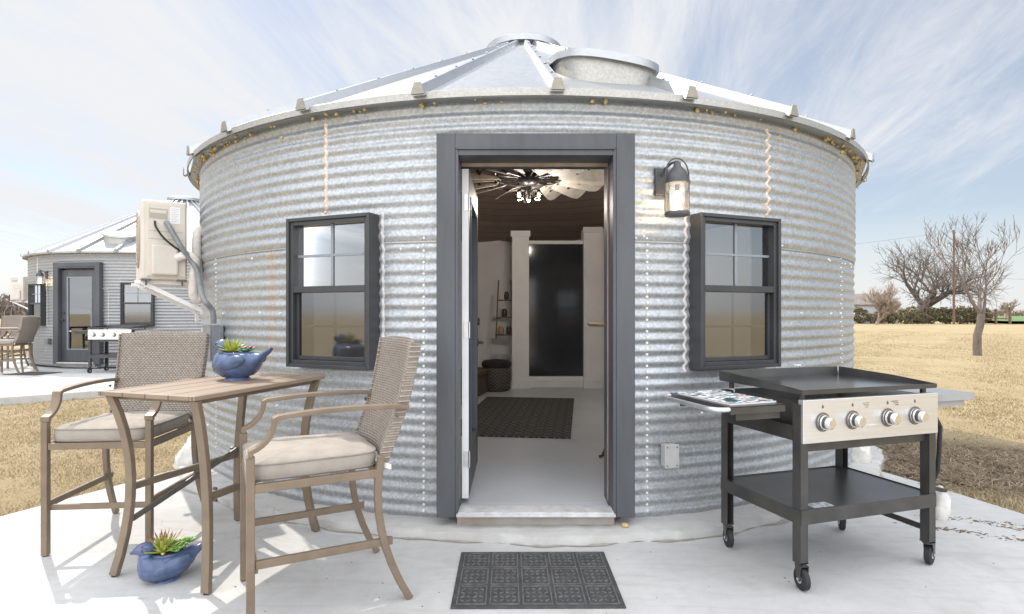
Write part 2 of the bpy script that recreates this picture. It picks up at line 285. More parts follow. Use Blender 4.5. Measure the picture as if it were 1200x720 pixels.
# ------------------------------------------------------------------ mesh helpers
class MB:
    def __init__(s): s.b = bmesh.new()
    def box(s, c, d, rz=0, mtx=None):
        m = Matrix.Translation(c) @ (mtx or Matrix.Rotation(rz, 4, 'Z')) @ Matrix.Diagonal((*d, 1))
        bmesh.ops.create_cube(s.b, size=1, matrix=m); return s
    def cyl(s, p0, p1, r0, r1=None, n=12, caps=True):
        p0, p1 = Vector(p0), Vector(p1); d = p1-p0
        if d.length < 1e-6: return s
        m = Matrix.Translation((p0+p1)/2) @ d.to_track_quat('Z', 'Y').to_matrix().to_4x4()
        bmesh.ops.create_cone(s.b, cap_ends=caps, segments=n, radius1=r0, radius2=r0 if r1 is None else r1, depth=d.length, matrix=m); return s
    def ball(s, c, r, mtx=None, u=12, v=8):
        r = (r, r, r) if isinstance(r, (int, float)) else r
        bmesh.ops.create_uvsphere(s.b, u_segments=u, v_segments=v, radius=1, matrix=Matrix.Translation(c) @ (mtx or Matrix()) @ Matrix.Diagonal((*r, 1))); return s
    def ico(s, c, r, sub=1, jit=0.0):
        r = (r, r, r) if isinstance(r, (int, float)) else r
        g = bmesh.ops.create_icosphere(s.b, subdivisions=sub, radius=1, matrix=Matrix.Translation(c) @ Matrix.Diagonal((*r, 1)))
        if jit:
            for v in g['verts']: v.co += Vector((random.uniform(-1, 1)*r[0], random.uniform(-1, 1)*r[1], random.uniform(-1, 1)*r[2]))*jit
        return s
    def ringloft(s, rings, close=True, cap=True):
        vs = [[s.b.verts.new(p) for p in r] for r in rings]; n = len(rings[0])
        for a, b in zip(vs, vs[1:]):
            for i in range(n if close else n-1):
                try: s.b.faces.new((a[i], a[(i+1) % n], b[(i+1) % n], b[i]))
                except ValueError: pass
        if cap and close:
            s.b.faces.new(vs[0][::-1]); s.b.faces.new(vs[-1])
        return s
    def tube(s, pts, r, n=8, closed=False):
        pts = [Vector(p) for p in pts]; k = len(pts); rings = []; up = None
        for i, p in enumerate(pts):
            t = (pts[(i+1) % k]-pts[i-1]) if closed else (pts[min(i+1, k-1)]-pts[max(i-1, 0)])
            t.normalize()
            if up is None: up = t.orthogonal().normalized()
            up = (up-t*up.dot(t)).normalized(); q = t.cross(up); rr = r[i] if isinstance(r, (list, tuple)) else r
            rings.append([p+(up*cos(2*pi*j/n)+q*sin(2*pi*j/n))*rr for j in range(n)])
        if closed: rings.append(rings[0]); return s.ringloft(rings, cap=False)
        return s.ringloft(rings)
    def bar(s, pts, wv, w, t):                     # flat rectangular bar swept along a path
        pts = [Vector(p) for p in pts]; wv = Vector(wv).normalized(); rings = []; k = len(pts)
        for i, p in enumerate(pts):
            a = (pts[i]-pts[i-1]).normalized() if i else None; b = (pts[i+1]-pts[i]).normalized() if i < k-1 else None
            tg = ((a or b)+(b or a)).normalized(); nrm = tg.cross(wv).normalized()
            ms = 1/max(0.5, tg.dot(a or b))
            rings.append([p+wv*w/2*sx+nrm*t/2*sy*ms for sx, sy in ((-1, -1), (1, -1), (1, 1), (-1, 1))])
        return s.ringloft(rings)
    def lathe(s, prof, n=24, c=(0, 0, 0), cap=True):
        return s.ringloft([[(c[0]+r*cos(2*pi*j/n), c[1]+r*sin(2*pi*j/n), c[2]+z) for j in range(n)] for r, z in prof], cap=cap)
    def prism(s, poly, z0, z1):
        return s.ringloft([[(x, y, z0) for x, y in poly], [(x, y, z1) for x, y in poly]])
    def quad(s, *p): s.b.faces.new([s.b.verts.new(q) for q in p]); return s
    def build(s, name, m, parent=None, smooth=None, bevel=0, loc=None, rot=None):
        bmesh.ops.recalc_face_normals(s.b, faces=s.b.faces[:])
        me = bpy.data.meshes.new(name); s.b.to_mesh(me); s.b.free()
        return link(name, me, m, parent, smooth, bevel, loc, rot)
def link(name, me, m, parent=None, smooth=None, bevel=0, loc=None, rot=None):
    me.materials.append(M[m] if isinstance(m, str) else m)
    if smooth:
        me.polygons.foreach_set('use_smooth', [True]*len(me.polygons)); me.set_sharp_from_angle(angle=R_(smooth))
    o = bpy.data.objects.new(name, me); C.objects.link(o)
    if parent: o.parent = parent
    if loc is not None: o.location = loc
    if rot is not None: o.rotation_euler = rot
    if bevel:
        bv = o.modifiers.new('bevel', 'BEVEL'); bv.width = bevel; bv.segments = 2; bv.limit_method = 'ANGLE'; bv.angle_limit = R_(40)
    return o
def tag(o, label=None, cat=None, group=None, kind=None):
    if label: o['label'] = label
    if cat: o['category'] = cat
    if group: o['group'] = group
    if kind: o['kind'] = kind
    return o
def thing(name, label, cat, loc=(0, 0, 0), rz=0, group=None):
    o = bpy.data.objects.new(name, None); C.objects.link(o); o.location = loc; o.rotation_euler = (0, 0, rz); o.empty_display_size = 0.1
    return tag(o, label, cat, group)
def copy_tree(o, parent=None, skip=()):
    c = o.copy(); C.objects.link(c); c.parent = parent
    for ch in list(o.children):
        if ch.name.split('.')[0] not in skip: copy_tree(ch, c, skip)
    return c
def npmesh(name, verts, faces):
    me = bpy.data.meshes.new(name); me.from_pydata(verts.tolist() if hasattr(verts, 'tolist') else verts, [], faces.tolist() if hasattr(faces, 'tolist') else faces); me.update(); return me
def bez(p0, p1, p2, n=8):
    p0, p1, p2 = Vector(p0), Vector(p1), Vector(p2)
    return [p0*(1-t)**2+p1*2*t*(1-t)+p2*t*t for t in [i/n for i in range(n+1)]]

# ------------------------------------------------------------------ ground, patios, kerb
GZ = -0.035
def build_ground():
    rs = [0, 1, 2, 3, 4, 5, 6, 7, 8, 9, 10, 11, 12, 14, 16, 18, 20, 24, 28, 34, 42, 55, 75, 110, 170, 280, 500, 1000, 2500]; n = 96
    vs = [(0, 5, GZ)]; fs = []
    for r in rs[1:]:
        for j in range(n):
            a = 2*pi*j/n; x, y = r*cos(a), 5+r*sin(a)
            z = GZ+(0.018*sin(x*0.9+1)*sin(y*0.7) if r > 4 else 0)+(0.25*sin(x*0.021)*sin(y*0.017+2) if 100 < r < 1200 else 0)
            vs.append((x, y, z))
    for j in range(n): fs.append((0, 1+j, 1+(j+1) % n))
    for k in range(len(rs)-2):
        for j in range(n):
            a = 1+k*n; b = a+n; fs.append((a+j, b+j, b+(j+1) % n, a+(j+1) % n))
    m = mat('dry_lawn', (0.40, 0.31, 0.16), 0.95); t = m.node_tree; b = t.nodes['Principled BSDF']
    tc = N(t, 'ShaderNodeTexCoord'); o = tc.outputs['Object']
    def nz(sc, d=6, st=None):
        src = o
        if st:
            q = N(t, 'ShaderNodeMapping'); t.links.new(o, q.inputs[0]); q.inputs['Scale'].default_value = st; src = q.outputs[0]
        k = N(t, 'ShaderNodeTexNoise'); t.links.new(src, k.inputs['Vector']); k.inputs['Scale'].default_value = sc; k.inputs['Detail'].default_value = d; k.inputs['Roughness'].default_value = 0.65; return k.outputs['Fac']
    def mr(v, a, b_, lo=0, hi=1):
        k = N(t, 'ShaderNodeMapRange'); t.links.new(v, k.inputs['Value']); k.inputs['From Min'].default_value = a; k.inputs['From Max'].default_value = b_; k.inputs['To Min'].default_value = lo; k.inputs['To Max'].default_value = hi; return k.outputs[0]
    col = mixc(t, mr(nz(0.35, 6), 0.35, 0.65), (0.35, 0.268, 0.145), (0.425, 0.338, 0.20))
    col = mixc(t, mr(nz(0.22, 5, (0.5, 1.6, 1)), 0.52, 0.70, 0, 0.75), col, (0.215, 0.20, 0.085))
    col = mixc(t, mr(nz(3.5, 8), 0.48, 0.72, 0, 0.8), col, (0.33, 0.245, 0.135))
    col = mixc(t, mr(nz(28, 5), 0.5, 0.75, 0, 0.6), col, (0.44, 0.35, 0.21))
    # bare brown soil where the turf was broken beside the slab
    dd = N(t, 'ShaderNodeVectorMath', operation='DISTANCE'); q = N(t, 'ShaderNodeMapping'); t.links.new(o, q.inputs[0]); q.inputs['Location'].default_value = (-4.2*0.55, -4.9, 0); q.inputs['Scale'].default_value = (0.55, 1, 0)
    t.links.new(q.outputs[0], dd.inputs[0]); dd.inputs[1].default_value = (0, 0, 0)
    so_ = mathn(t, 'ADD', dd.outputs['Value'], mathn(t, 'MULTIPLY', nz(2.2, 6), 0.9))
    col = mixc(t, mr(so_, 1.0, 1.55, 0.85, 0), col, (0.165, 0.115, 0.072))
    t.links.new(col, b.inputs['Base Color'])
    bp = N(t, 'ShaderNodeBump'); t.links.new(nz(22, 8), bp.inputs['Height']); bp.inputs['Strength'].default_value = 0.9; bp.inputs['Distance'].default_value = 0.06
    t.links.new(bp.outputs[0], b.inputs['Normal'])
    g = link('ground', npmesh('ground', vs, fs), m, smooth=60); tag(g, kind='structure')
build_ground()
BX, BY, R = 0.14, 6.78, 3.38               # main bin: centre and wall radius
def slab(name, poly, z0, z1, m, bevel=0.012):
    o = MB().prism(poly, z0, z1).build(name, m, bevel=bevel); tag(o, kind='structure'); return o
patio_poly = [(-2.72, 5.0), (-2.98, 4.35), (-3.29, 3.65), (-4.1, 1.9), (-4.6, -1.0), (-4.4, -4.0), (4.4, -4.0), (4.5, -0.6), (4.05, 1.4), (3.34, 3.66), (3.2, 4.25), (2.98, 4.95), (2.5, 6.2), (1.2, 7), (-1.2, 7), (-2.4, 6.2)]
slab('patio', patio_poly, -0.16, 0.0, 'concrete')
patio2_poly = [(-16, 6.6), (-12, 6.4), (-10, 6.9), (-8.6, 7.5), (-7.47, 8.28), (-6.5, 9.1), (-5.75, 10.5), (-5.5, 13), (-5.6, 16), (-9, 18), (-13, 17), (-16, 13)]
slab('patio', patio2_poly, -0.2, 0.08, 'concrete')
def kerb():
    b = MB(); n = 420; rings = []
    prof = [(R-0.25, -0.05), (R-0.25, 0.055), (R+0.02, 0.055), (R+0.175, 0.050), (R+0.198, 0.040), (R+0.206, 0.006), (R+0.208, -0.05)]
    for j in range(n):
        a = 2*pi*j/n; k = 0.022*sin(a*7)+0.014*sin(a*23+1)+0.013*random.uniform(-1, 1)
        rings.append([(BX+(r+(k if i >= 3 else 0))*sin(a), BY-(r+(k if i >= 3 else 0))*cos(a), z+(random.uniform(-0.005, 0.004) if 2 <= i <= 4 else 0)) for i, (r, z) in enumerate(prof)])
    rings.append(rings[0]); b.ringloft(rings, close=False, cap=False)
    o = b.build('kerb', 'kerb', smooth=50); tag(o, kind='structure')
kerb()
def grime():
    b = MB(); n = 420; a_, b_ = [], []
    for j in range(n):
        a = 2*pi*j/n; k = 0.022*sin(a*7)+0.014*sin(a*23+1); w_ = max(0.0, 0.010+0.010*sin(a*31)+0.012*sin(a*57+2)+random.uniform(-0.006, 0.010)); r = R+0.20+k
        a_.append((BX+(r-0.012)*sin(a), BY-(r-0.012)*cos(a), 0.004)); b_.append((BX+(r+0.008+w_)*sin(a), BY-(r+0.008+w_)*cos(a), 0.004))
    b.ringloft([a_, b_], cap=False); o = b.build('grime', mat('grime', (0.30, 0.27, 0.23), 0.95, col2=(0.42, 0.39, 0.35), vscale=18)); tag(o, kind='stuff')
grime()

# ------------------------------------------------------------------ the grain bin house
WIN_T, WIN_W, WZ0, WZ1 = 22.1, 0.65, 0.957, 1.917
DOOR_HW = 0.46
PITCH, AMP = 0.0705, 0.0056
ZT = 2.60
def cyl_wall(rad, z0, z1, holes, corr, zstep, nseg):
    ths = set(-pi+2*pi*i/nseg for i in range(nseg))
    for (a0, a1, _, _) in holes: ths |= {a0, a1}
    ths = sorted(ths); nz = max(2, int(round((z1-z0)/zstep))); zs = set(z0+(z1-z0)*i/nz for i in range(nz+1))
    for (_, _, h0, h1) in holes: zs |= {h0, h1}
    zs = sorted(zs); vs = []; fs = []; nt_ = len(ths)
    for z in zs:
        r = rad+(AMP*sin(2*pi*z/PITCH) if corr else 0)
        if corr and z > 1.745: r += 0.009
        for a in ths: vs.append((r*sin(a), -r*cos(a), z))
    e = 1e-5
    for k in range(len(zs)-1):
        for j in range(nt_):
            a0 = ths[j]; a1 = ths[j+1] if j+1 < nt_ else pi
            if any(a0 >= h[0]-e and a1 <= h[1]+e and zs[k] >= h[2]-e and zs[k+1] <= h[3]+e for h in holes): continue
            b = k*nt_; j2 = (j+1) % nt_; fs.append((b+j, b+j2, b+nt_+j2, b+nt_+j))
    return vs, fs
def on_wall(a, z, off=0.0):                 # a in degrees from the door axis, + to the right
    r = R+off+AMP*sin(2*pi*z/PITCH)+(0.009 if z > 1.745 else 0); a = R_(a); return Vector((r*sin(a), -r*cos(a), z))
def radial(a): a = R_(a); return Matrix.Rotation(a, 4, 'Z')   # local x tangent, local y inward, z up

def build_bin():
    root = thing('grain_bin_house', 'round corrugated steel bin house with its door standing open, nearest to the camera', 'house', (BX, BY, 0), 0, 'grain bin houses')
    hw = R_(5.1)
    holes = [(-math.asin(0.52/R), math.asin(0.52/R), 0.05, 2.29)] + [(R_(s*WIN_T)-hw, R_(s*WIN_T)+hw, WZ0+0.03, WZ1-0.03) for s in (-1, 1)]
    vs, fs = cyl_wall(R, 0.05, ZT, holes, True, 0.0088, 224)
    wall = link('wall', npmesh('wall', vs, fs), 'galv', root, smooth=80)
    vs, fs = cyl_wall(R-0.12, 0.1, ZT, holes, False, 0.4, 120)
    iw = link('interior_wall', npmesh('interior_wall', vs, fs), 'plaster', root, smooth=60)
    # seams: overlapping sheet edges with bolt rows
    b = MB(); ring = [on_wall(-180+2*i, 1.742, 0.010) for i in range(181)]
    for i in range(180):
        a = -180+2*i
        if -9.2 < a < 8.2 or any(abs(a+1-s*WIN_T) < 6 for s in (-1, 1)): continue
        p, q = ring[i], ring[i+1]; b.quad(p-Vector((0, 0, 0.006)), q-Vector((0, 0, 0.006)), q+Vector((0, 0, 0.004)), p+Vector((0, 0, 0.004)))
    b.build('seam_lip', 'galv_trim', wall)
    def bolts(name, a0, z0, z1, dz, zig=0.0, rr=0.0098):
        b = MB(); z = z0; k = 0
        while z < z1:
            aa = a0+(zig if k % 2 else -zig); p = on_wall(aa, z); n = Vector((sin(R_(aa)), -cos(R_(aa)), 0))
            b.cyl(p-n*0.003, p+n*0.007, rr, rr*0.7, 8); z += dz; k += 1
        return b.build(name, 'bolt', wall, smooth=50)
    bolts('bolt_row', -11.6, 0.10, 1.74, 0.03525); bolts('bolt_row', 11.7, 0.10, 1.74, 0.03525)
    bolts('bolt_row', 46.0, 0.25, 1.74, 0.03525, 0.18, 0.006); bolts('bolt_row', -47.0, 0.25, 1.74, 0.03525, 0.18, 0.006)
    b = MB()
    for i in range(64):
        a = random.choice([-1, 1])*random.uniform(9.5, 70); z = random.choice([0.38, 0.68, 0.95, 1.30, 1.70, 1.77])+random.uniform(-0.01, 0.01)
        if abs(abs(a)-WIN_T) < 6 and 0.93 < z < 1.94: continue
        p = on_wall(a, z); n = Vector((sin(R_(a)), -cos(R_(a)), 0)); b.cyl(p-n*0.003, p+n*0.006, 0.008, 0.006, 8)
    b.build('bolt_row', 'bolt', wall, smooth=50)
    def bead(name, a0, z0, z1, width, m='caulk', amp=0.09):
        rings = []; z = z0
        while z <= z1:
            aa = a0+amp*sin(2*pi*z/PITCH+0.6)+random.uniform(-0.05, 0.05); n = Vector((sin(R_(aa)), -cos(R_(aa)), 0)); t = Vector((cos(R_(aa)), sin(R_(aa)), 0))
            p = on_wall(aa, z); hh = width*random.uniform(0.7, 1.15)
            rings.append([p-t*hh-n*0.002, p-t*hh*0.6+n*0.006, p+t*hh*0.6+n*0.006, p+t*hh-n*0.002]); z += 0.0101
        return MB().ringloft(rings, close=False, cap=False).build(name, m, wall, smooth=70)
    bead('caulk_bead', -16.2, 0.94, 1.93, 0.012, 'caulk', 0.08); bead('caulk_bead', 16.1, 0.94, 1.95, 0.012, 'caulk', 0.08)
    bead('caulk_bead', -23.3, 1.95, 2.53, 0.014, 'caulk_warm', 0.13); bead('caulk_bead', 27.4, 1.95, 2.53, 0.014, 'caulk_warm', 0.13)
    bolts('bolt_row', -23.3, 1.96, 2.53, 0.03525, 0.15, 0.007); bolts('bolt_row', 27.4, 1.96, 2.53, 0.03525, 0.15, 0.007)
    # yellow foam squeezed out under the eave
    b = MB()
    for i in range(120):
        a = random.choice([-1, 1])*(random.uniform(3, 45) if i < 36 else random.uniform(38, 82)); z = 2.575-random.uniform(0, 0.018)
        if i % 14 == 0: z -= random.uniform(0.02, 0.09)
        p = on_wall(a, z, random.uniform(0.0, 0.05)); s = random.uniform(0.006, 0.016); b.ico(p, (s, s, s*random.uniform(0.8, 1.5)), 1, 0.25)
    b.build('foam_filler', 'foam', wall, smooth=60)
    # roof: 27 flat panels with raised ribs
    NP = 27; off = 2.0; r0, z0, r1, z1 = 3.47, 2.615, 0.38, 4.345
    ang = [R_(off+360*i/NP) for i in range(NP)]
    b = MB()
    b.ringloft([[(r*sin(a), -r*cos(a), z) for a in ang] for r, z in ((R-0.02, 2.585), (3.462, 2.577), (3.475, 2.574), (3.478, 2.612), (r0, z0+0.002), (r1, z1))], cap=False)
    roof = b.build('roof', 'galv_roof', root)
    fas = MB(); n = 108
    fas.ringloft([[((r)*sin(2*pi*j/n), -(r)*cos(2*pi*j/n), z) for j in range(n)] for r, z in ((3.482, 2.572), (3.494, 2.568), (3.494, 2.610), (3.482, 2.618))], cap=False)
    fas.build('eave_trim', 'galv_trim', roof, smooth=40)
    sl_ = (z1-z0)/(r0-r1)
    for a in ang:
        b = MB(); q = Vector((sin(a), -cos(a), 0)); t = Vector((cos(a), sin(a), 0)); rings = []
        for r in (r0+0.052, r0, 2.6, 1.7, r1+0.02):
            p = q*r+Vector((0, 0, z0+(r0-r)*sl_)); wd = 0.042 if r > 2 else 0.034; h = 0.058 if r > 2 else 0.052
            rings.append([p-t*wd-Vector((0, 0, 0.006)), p-t*wd*0.45+Vector((0, 0, h)), p+t*wd*0.45+Vector((0, 0, h)), p+t*wd-Vector((0, 0, 0.006))])
        b.ringloft(rings)
        for r in (3.2, 2.75, 2.3, 1.85, 1.4, 0.95):
            for sgn in (-1,):
                p = q*r+Vector((0, 0, z0+(r0-r)*sl_+0.06)); b.cyl(p, p+Vector((0, 0, 0.014)), 0.010, 0.008, 6)
        b.build('roof_rib', 'galv_roof', roof)
        p = q*(r0+0.030)+Vector((0, 0, z0-0.012)); 
        c = MB(); c.ringloft([[p+q*d-t*0.042+Vector((0, 0, -0.016)), p+q*d-t*0.021+Vector((0, 0, 0.052)), p+q*d+t*0.021+Vector((0, 0, 0.052)), p+q*d+t*0.042+Vector((0, 0, -0.016))] for d in (0.026, 0.032)])
        c.build('rib_closure', 'closure', roof)
    cap = MB(); cap.lathe([(0.36, 4.30), (0.40, 4.355), (0.455, 4.365), (0.455, 4.435), (0.43, 4.452), (0.25, 4.50), (0.02, 4.52)], 40); cap.build('roof_cap', 'galv_roof', roof, smooth=35)
    # roof hatch: half-round collar with an overhanging lid
    def hatch(z_lo, z_hi, grow):
        pts = []
        a0 = 10.6; rc = 2.80; cx, cy = rc*sin(R_(a0)), -rc*cos(R_(a0)); wd = 0.335+grow; q = Vector((sin(R_(a0)), -cos(R_(a0)), 0)); t = Vector((cos(R_(a0)), sin(R_(a0)), 0))
        o = []
        for i in range(17):
            f = -1+2*i/16; o.append(Vector((cx, cy, 0))+t*wd*f+q*((0.24+grow)*math.sqrt(max(0, 1-(abs(f)**2.6)))+0.06))
        o += [Vector((cx, cy, 0))+t*wd-q*(0.50+grow), Vector((cx, cy, 0))-t*wd-q*(0.50+grow)]
        return o, q
    o1, q = hatch(0, 0, 0); b = MB()
    def hz(p, base): rr = -(p.dot(q)-2.80); tt = p.dot(Vector((cos(R_(10.6)), sin(R_(10.6)), 0))); return base+rr*0.235-tt*0.10
    b.ringloft([[p+Vector((0, 0, hz(p, 2.70))) for p in o1], [p+Vector((0, 0, hz(p, 3.075))) for p in o1]])
    h = b.build('roof_hatch', 'galv_trim', roof, smooth=30)
    o2, q = hatch(0, 0, 0.03); b = MB(); b.ringloft([[p+Vector((0, 0, hz(p, 3.03))) for p in o2], [p+Vector((0, 0, hz(p, 3.08))) for p in o2]])
    b.build('hatch_lid', 'galv_roof', roof, smooth=30)
    # wood-lined ceiling cone and the floor
    b = MB(); n = 14
    b.ringloft([[(r*sin(2*pi*(j+0.25)/n), -r*cos(2*pi*(j+0.25)/n), z) for j in range(n)] for r, z in ((R-0.06, 2.56), (0.3, 4.22))], cap=False); b.build('ceiling', 'wood_dark', root)
    b = MB(); b.prism([((R-0.13)*sin(2*pi*j/80), -(R-0.13)*cos(2*pi*j/80)) for j in range(80)], 0.02, 0.12); b.box((0, -3.285, 0.07), (0.908, 0.138, 0.0985)); b.build('floor', 'floor', root)
    # door frame
    df = MB(); f0, f1 = -3.44, -3.305; ym = (f0+f1)/2; dy = f1-f0
    df.box((-0.53, ym, 1.232), (0.11, dy, 2.264)).box((0.53, ym, 1.232), (0.11, dy, 2.264)).box((0, ym, 2.319), (0.95, dy, 0.09))
    frame = df.build('door_frame', 'slate', root, bevel=0.004)
    tr = MB(); tr.box((-0.4655, -3.355, 1.187), (0.019, 0.162, 2.174)).box((0.4655, -3.355, 1.187), (0.019, 0.162, 2.174)).box((0, -3.355, 2.2545), (0.912, 0.162, 0.039))
    tr = tr.build('door_jamb', 'slate', frame, bevel=0.003)
    ji = MB(); ji.box((0.4655, -3.19, 1.187), (0.019, 0.164, 2.174)).box((-0.495, -3.19, 1.187), (0.03, 0.164, 2.174)).box((0, -3.19, 2.2545), (0.95, 0.164, 0.039)); ji.build('inner_jamb', 'slate', frame)
    ji = MB(); ji.box((0.453, -3.262, 1.17), (0.006, 0.016, 2.05)).box((0, -3.262, 2.223), (0.905, 0.016, 0.022)); ji.build('weatherstrip', 'strip', frame)
    lt = MB(); lt.box((0, -3.444, 2.272), (0.93, 0.010, 0.008)); lt.build('drip_strip', 'slate', frame)
    th = MB(); th.box((0, -3.4175, 0.1365), (0.91, 0.125, 0.014)).box((0, -3.466, 0.1235), (0.93, 0.030, 0.016)); th.build('threshold', 'sill', root, bevel=0.003)
    tb = MB(); tb.box((0, -3.385, 0.088), (0.93, 0.09, 0.072)); tb.build('threshold_base', 'rusty', root, bevel=0.004)
    # windows
    for s in (-1, 1):
        mt = radial(s*WIN_T); W, Hh = WIN_W, WZ1-WZ0; zc = (WZ0+WZ1)/2
        def P(x, y, z): return mt @ Vector((x, y, z))
        fr = MB(); yo, yi = -3.475, -3.24; yc = (yo+yi)/2; dd = yi-yo; th_ = 0.022
        for x in (-1, 1): fr.box(P(x*(W/2-th_/2), yc, zc), (th_, dd, Hh), mtx=mt)
        for z in (-1, 1): fr.box(P(0, yc, zc+z*(Hh/2-th_/2)), (W-2*th_-0.002, dd, th_), mtx=mt)
        win = fr.build('window', 'frame', root, bevel=0.003)
        sf = MB(); iw_, ih = W-2*th_, Hh-2*th_; ys = -3.43; t_ = 0.024
        for x in (-1, 1): sf.box(P(x*(iw_/2-t_/2), ys, zc), (t_, 0.06, ih), mtx=mt)
        for z in (-1, 1): sf.box(P(0, ys, zc+z*(ih/2-t_/2)), (iw_-2*t_-0.002, 0.06, t_), mtx=mt)
        sf.box(P(0, ys-0.004, zc+0.02), (iw_-2*t_-0.002, 0.05, 0.040), mtx=mt)
        xl = iw_-2*t_; zb = zc-ih/2+t_; zm_ = zc+0.0
        for x in (-1, 1): sf.box(P(x*(xl/2-0.011), ys+0.012, (zb+zm_)/2), (0.020, 0.03, zm_-zb-0.004), mtx=mt)
        sf.box(P(0, ys+0.012, zb+0.014), (xl-0.046, 0.03, 0.024), mtx=mt)
        sf.build('sash', 'frame', win, bevel=0.002)
        mu = MB(); zt0, zt1 = zc+0.041, zc+ih/2-t_
        mu.box(P(0, ys+0.014, (zt0+zt1)/2), (0.017, 0.006, zt1-zt0), mtx=mt)
        for x in (-1, 1): mu.box(P(x*(xl/4+0.004), ys+0.014, (zt0+zt1)/2), (xl/2-0.010, 0.006, 0.015), mtx=mt)
        mu.box(P(0, ys+0.040, (zb+zm_)/2), (0.017, 0.006, zm_-zb), mtx=mt)
        for x in (-1, 1): mu.box(P(x*(xl/4+0.004), ys+0.040, (zb+zm_)/2), (xl/2-0.010, 0.006, 0.015), mtx=mt)
        mu.build('muntin', 'muntin', win)
        g = MB(); g.quad(P(-xl/2, ys+0.02, zt0), P(xl/2, ys+0.02, zt0), P(xl/2, ys+0.02, zt1), P(-xl/2, ys+0.02, zt1)); g.build('pane', 'pane', win)
        g = MB(); g.quad(P(-xl/2, ys+0.01, zb), P(xl/2, ys+0.01, zb), P(xl/2, ys+0.01, zm_), P(-xl/2, ys+0.01, zm_)); g.build('screened_pane', 'pane_low', win)
    return root, frame
binr, dframe = build_bin()

def build_door(root, closed):
    # leaf modelled in the local frame of the bin: hinge on the left jamb
    if closed:
        m = Matrix.Translation((0, -3.33, 0))
    else:
        m = Matrix.Translation((-0.452, -3.262, 0)) @ Matrix.Rotation(R_(90), 4, 'Z') @ Matrix.Translation((0.4525, -0.0225, 0))
    W, z0, z1 = 0.90, 0.155, 2.20; T = 0.045; st = 0.135
    P = lambda x, y, z: m @ Vector((x, y, z)); rt = m.to_3x3().to_4x4()
    b = MB(); zc = (z0+z1)/2
    for x in (-1, 1): b.box(P(x*(W/2-st/2), 0, zc), (st, T, z1-z0), mtx=rt)
    b.box(P(0, 0, z0+0.13), (W-2*st, T-0.002, 0.26), mtx=rt).box(P(0, 0, z1-0.075), (W-2*st, T-0.002, 0.15), mtx=rt)
    d = b.build('door', 'slate', root, bevel=0.003)
    lb = MB(); gl, gh = z0+0.26, z1-0.15
    for x in (-1, 1): lb.box(P(x*(W/2-st-0.012), 0, (gl+gh)/2), (0.024, T+0.012, gh-gl), mtx=rt)
    for z in (gl+0.012, gh-0.012): lb.box(P(0, 0, z), (W-2*st-0.05, T+0.012, 0.024), mtx=rt)
    lb.build('glass_frame', 'slate' if not closed else 'muntin', d)
    g = MB(); x0 = W/2-st-0.02; g.box(P(0, 0, (gl+gh)/2), (2*x0, 0.008, gh-gl-0.04), mtx=rt); g.build('pane', 'pane', d)
    hd = MB(); hx = (W/2-0.065)*(1 if not closed else -1)
    for s in (-1, 1):
        hd.cyl(P(hx, s*0.02, 1.08), P(hx, s*0.032, 1.08), 0.03, n=16).cyl(P(hx, s*0.03, 1.08), P(hx, s*0.065, 1.08), 0.010, n=10)
        hd.box(P(hx-0.045, s*0.065, 1.08), (0.11, 0.014, 0.02), mtx=rt); hd.cyl(P(hx, s*0.02, 1.24), P(hx, s*0.04, 1.24), 0.028, n=16)
    hd.build('handle', 'black', d, smooth=40)
    if not closed:
        e = MB(); e.box(P(-W/2-0.002, 0, zc), (0.004, T-0.004, z1-z0-0.004), mtx=rt); e.build('door_edge', 'white', d)
        for hz in (0.40, 1.20, 1.99):
            h = MB(); h.box(P(-W/2-0.006, -0.006, hz), (0.004, 0.030, 0.10), mtx=rt).cyl(P(-W/2-0.008, -0.024, hz-0.05), P(-W/2-0.008, -0.024, hz+0.05), 0.007, n=10); h.build('hinge', 'alu', d)
    return d
build_door(binr, False)
# inner partition at the back of the room (local bin frame)
def lp(x, y): return (x-BX, y-BY)
def partition():
    b = MB()
    def wbox(x0, x1, y0, y1, z0, z1): b.box(((x0+x1)/2-BX, (y0+y1)/2-BY, (z0+z1)/2), (x1-x0, y1-y0, z1-z0))
    wbox(0.0, 0.27, 9.0, 9.35, 0.121, 2.60); wbox(1.14, 1.42, 9.0, 9.35, 0.121, 2.66); wbox(0.272, 1.138, 9.06, 9.30, 0.121, 0.30); wbox(0.272, 1.138, 9.06, 9.2, 2.415, 2.47)
    p = [lp(1.421, 9.001), lp(2.3, 9.35), lp(2.3, 9.45), lp(1.421, 9.349)]; b.prism(p, 0.121, 2.66)
    w_ = b.build('partition_wall', 'plaster', binr, bevel=0.004)
    b = MB(); b.box((0.135-BX, 8.985-BY, 0.185), (0.29, 0.024, 0.13)).box((1.28-BX, 8.985-BY, 0.185), (0.29, 0.024, 0.13)).box((0.705-BX, 9.047-BY, 0.185), (0.86, 0.022, 0.12))
    b.box((0.135-BX, 8.985-BY, 2.57), (0.31, 0.03, 0.09)).box((1.28-BX, 8.985-BY, 2.63), (0.31, 0.03, 0.09)); b.build('skirting', 'white', w_)
    b = MB(); b.box((0.705-BX, 9.11-BY, 1.357), (0.862, 0.02, 2.11)); b.build('shower_glass', 'black_glass', binr)
partition()
bin2 = copy_tree(binr, skip=('door', 'partition_wall', 'shower_glass'))
bin2.location = (-9.2, 16.0, 0.08); bin2.rotation_euler = (0, 0, R_(-8)); 
tag(bin2, 'smaller looking round steel bin house farther off at the left, its dark door closed', 'house', 'grain bin houses')
build_door(bin2, True)
M['galv_far_dark'] = galv('galvanised_shaded_weathered', (0.34, 0.345, 0.35), 0.52, False, 85, 0.6, 0.3)  # far bin's darker tone: shade and ageing both put into the colour
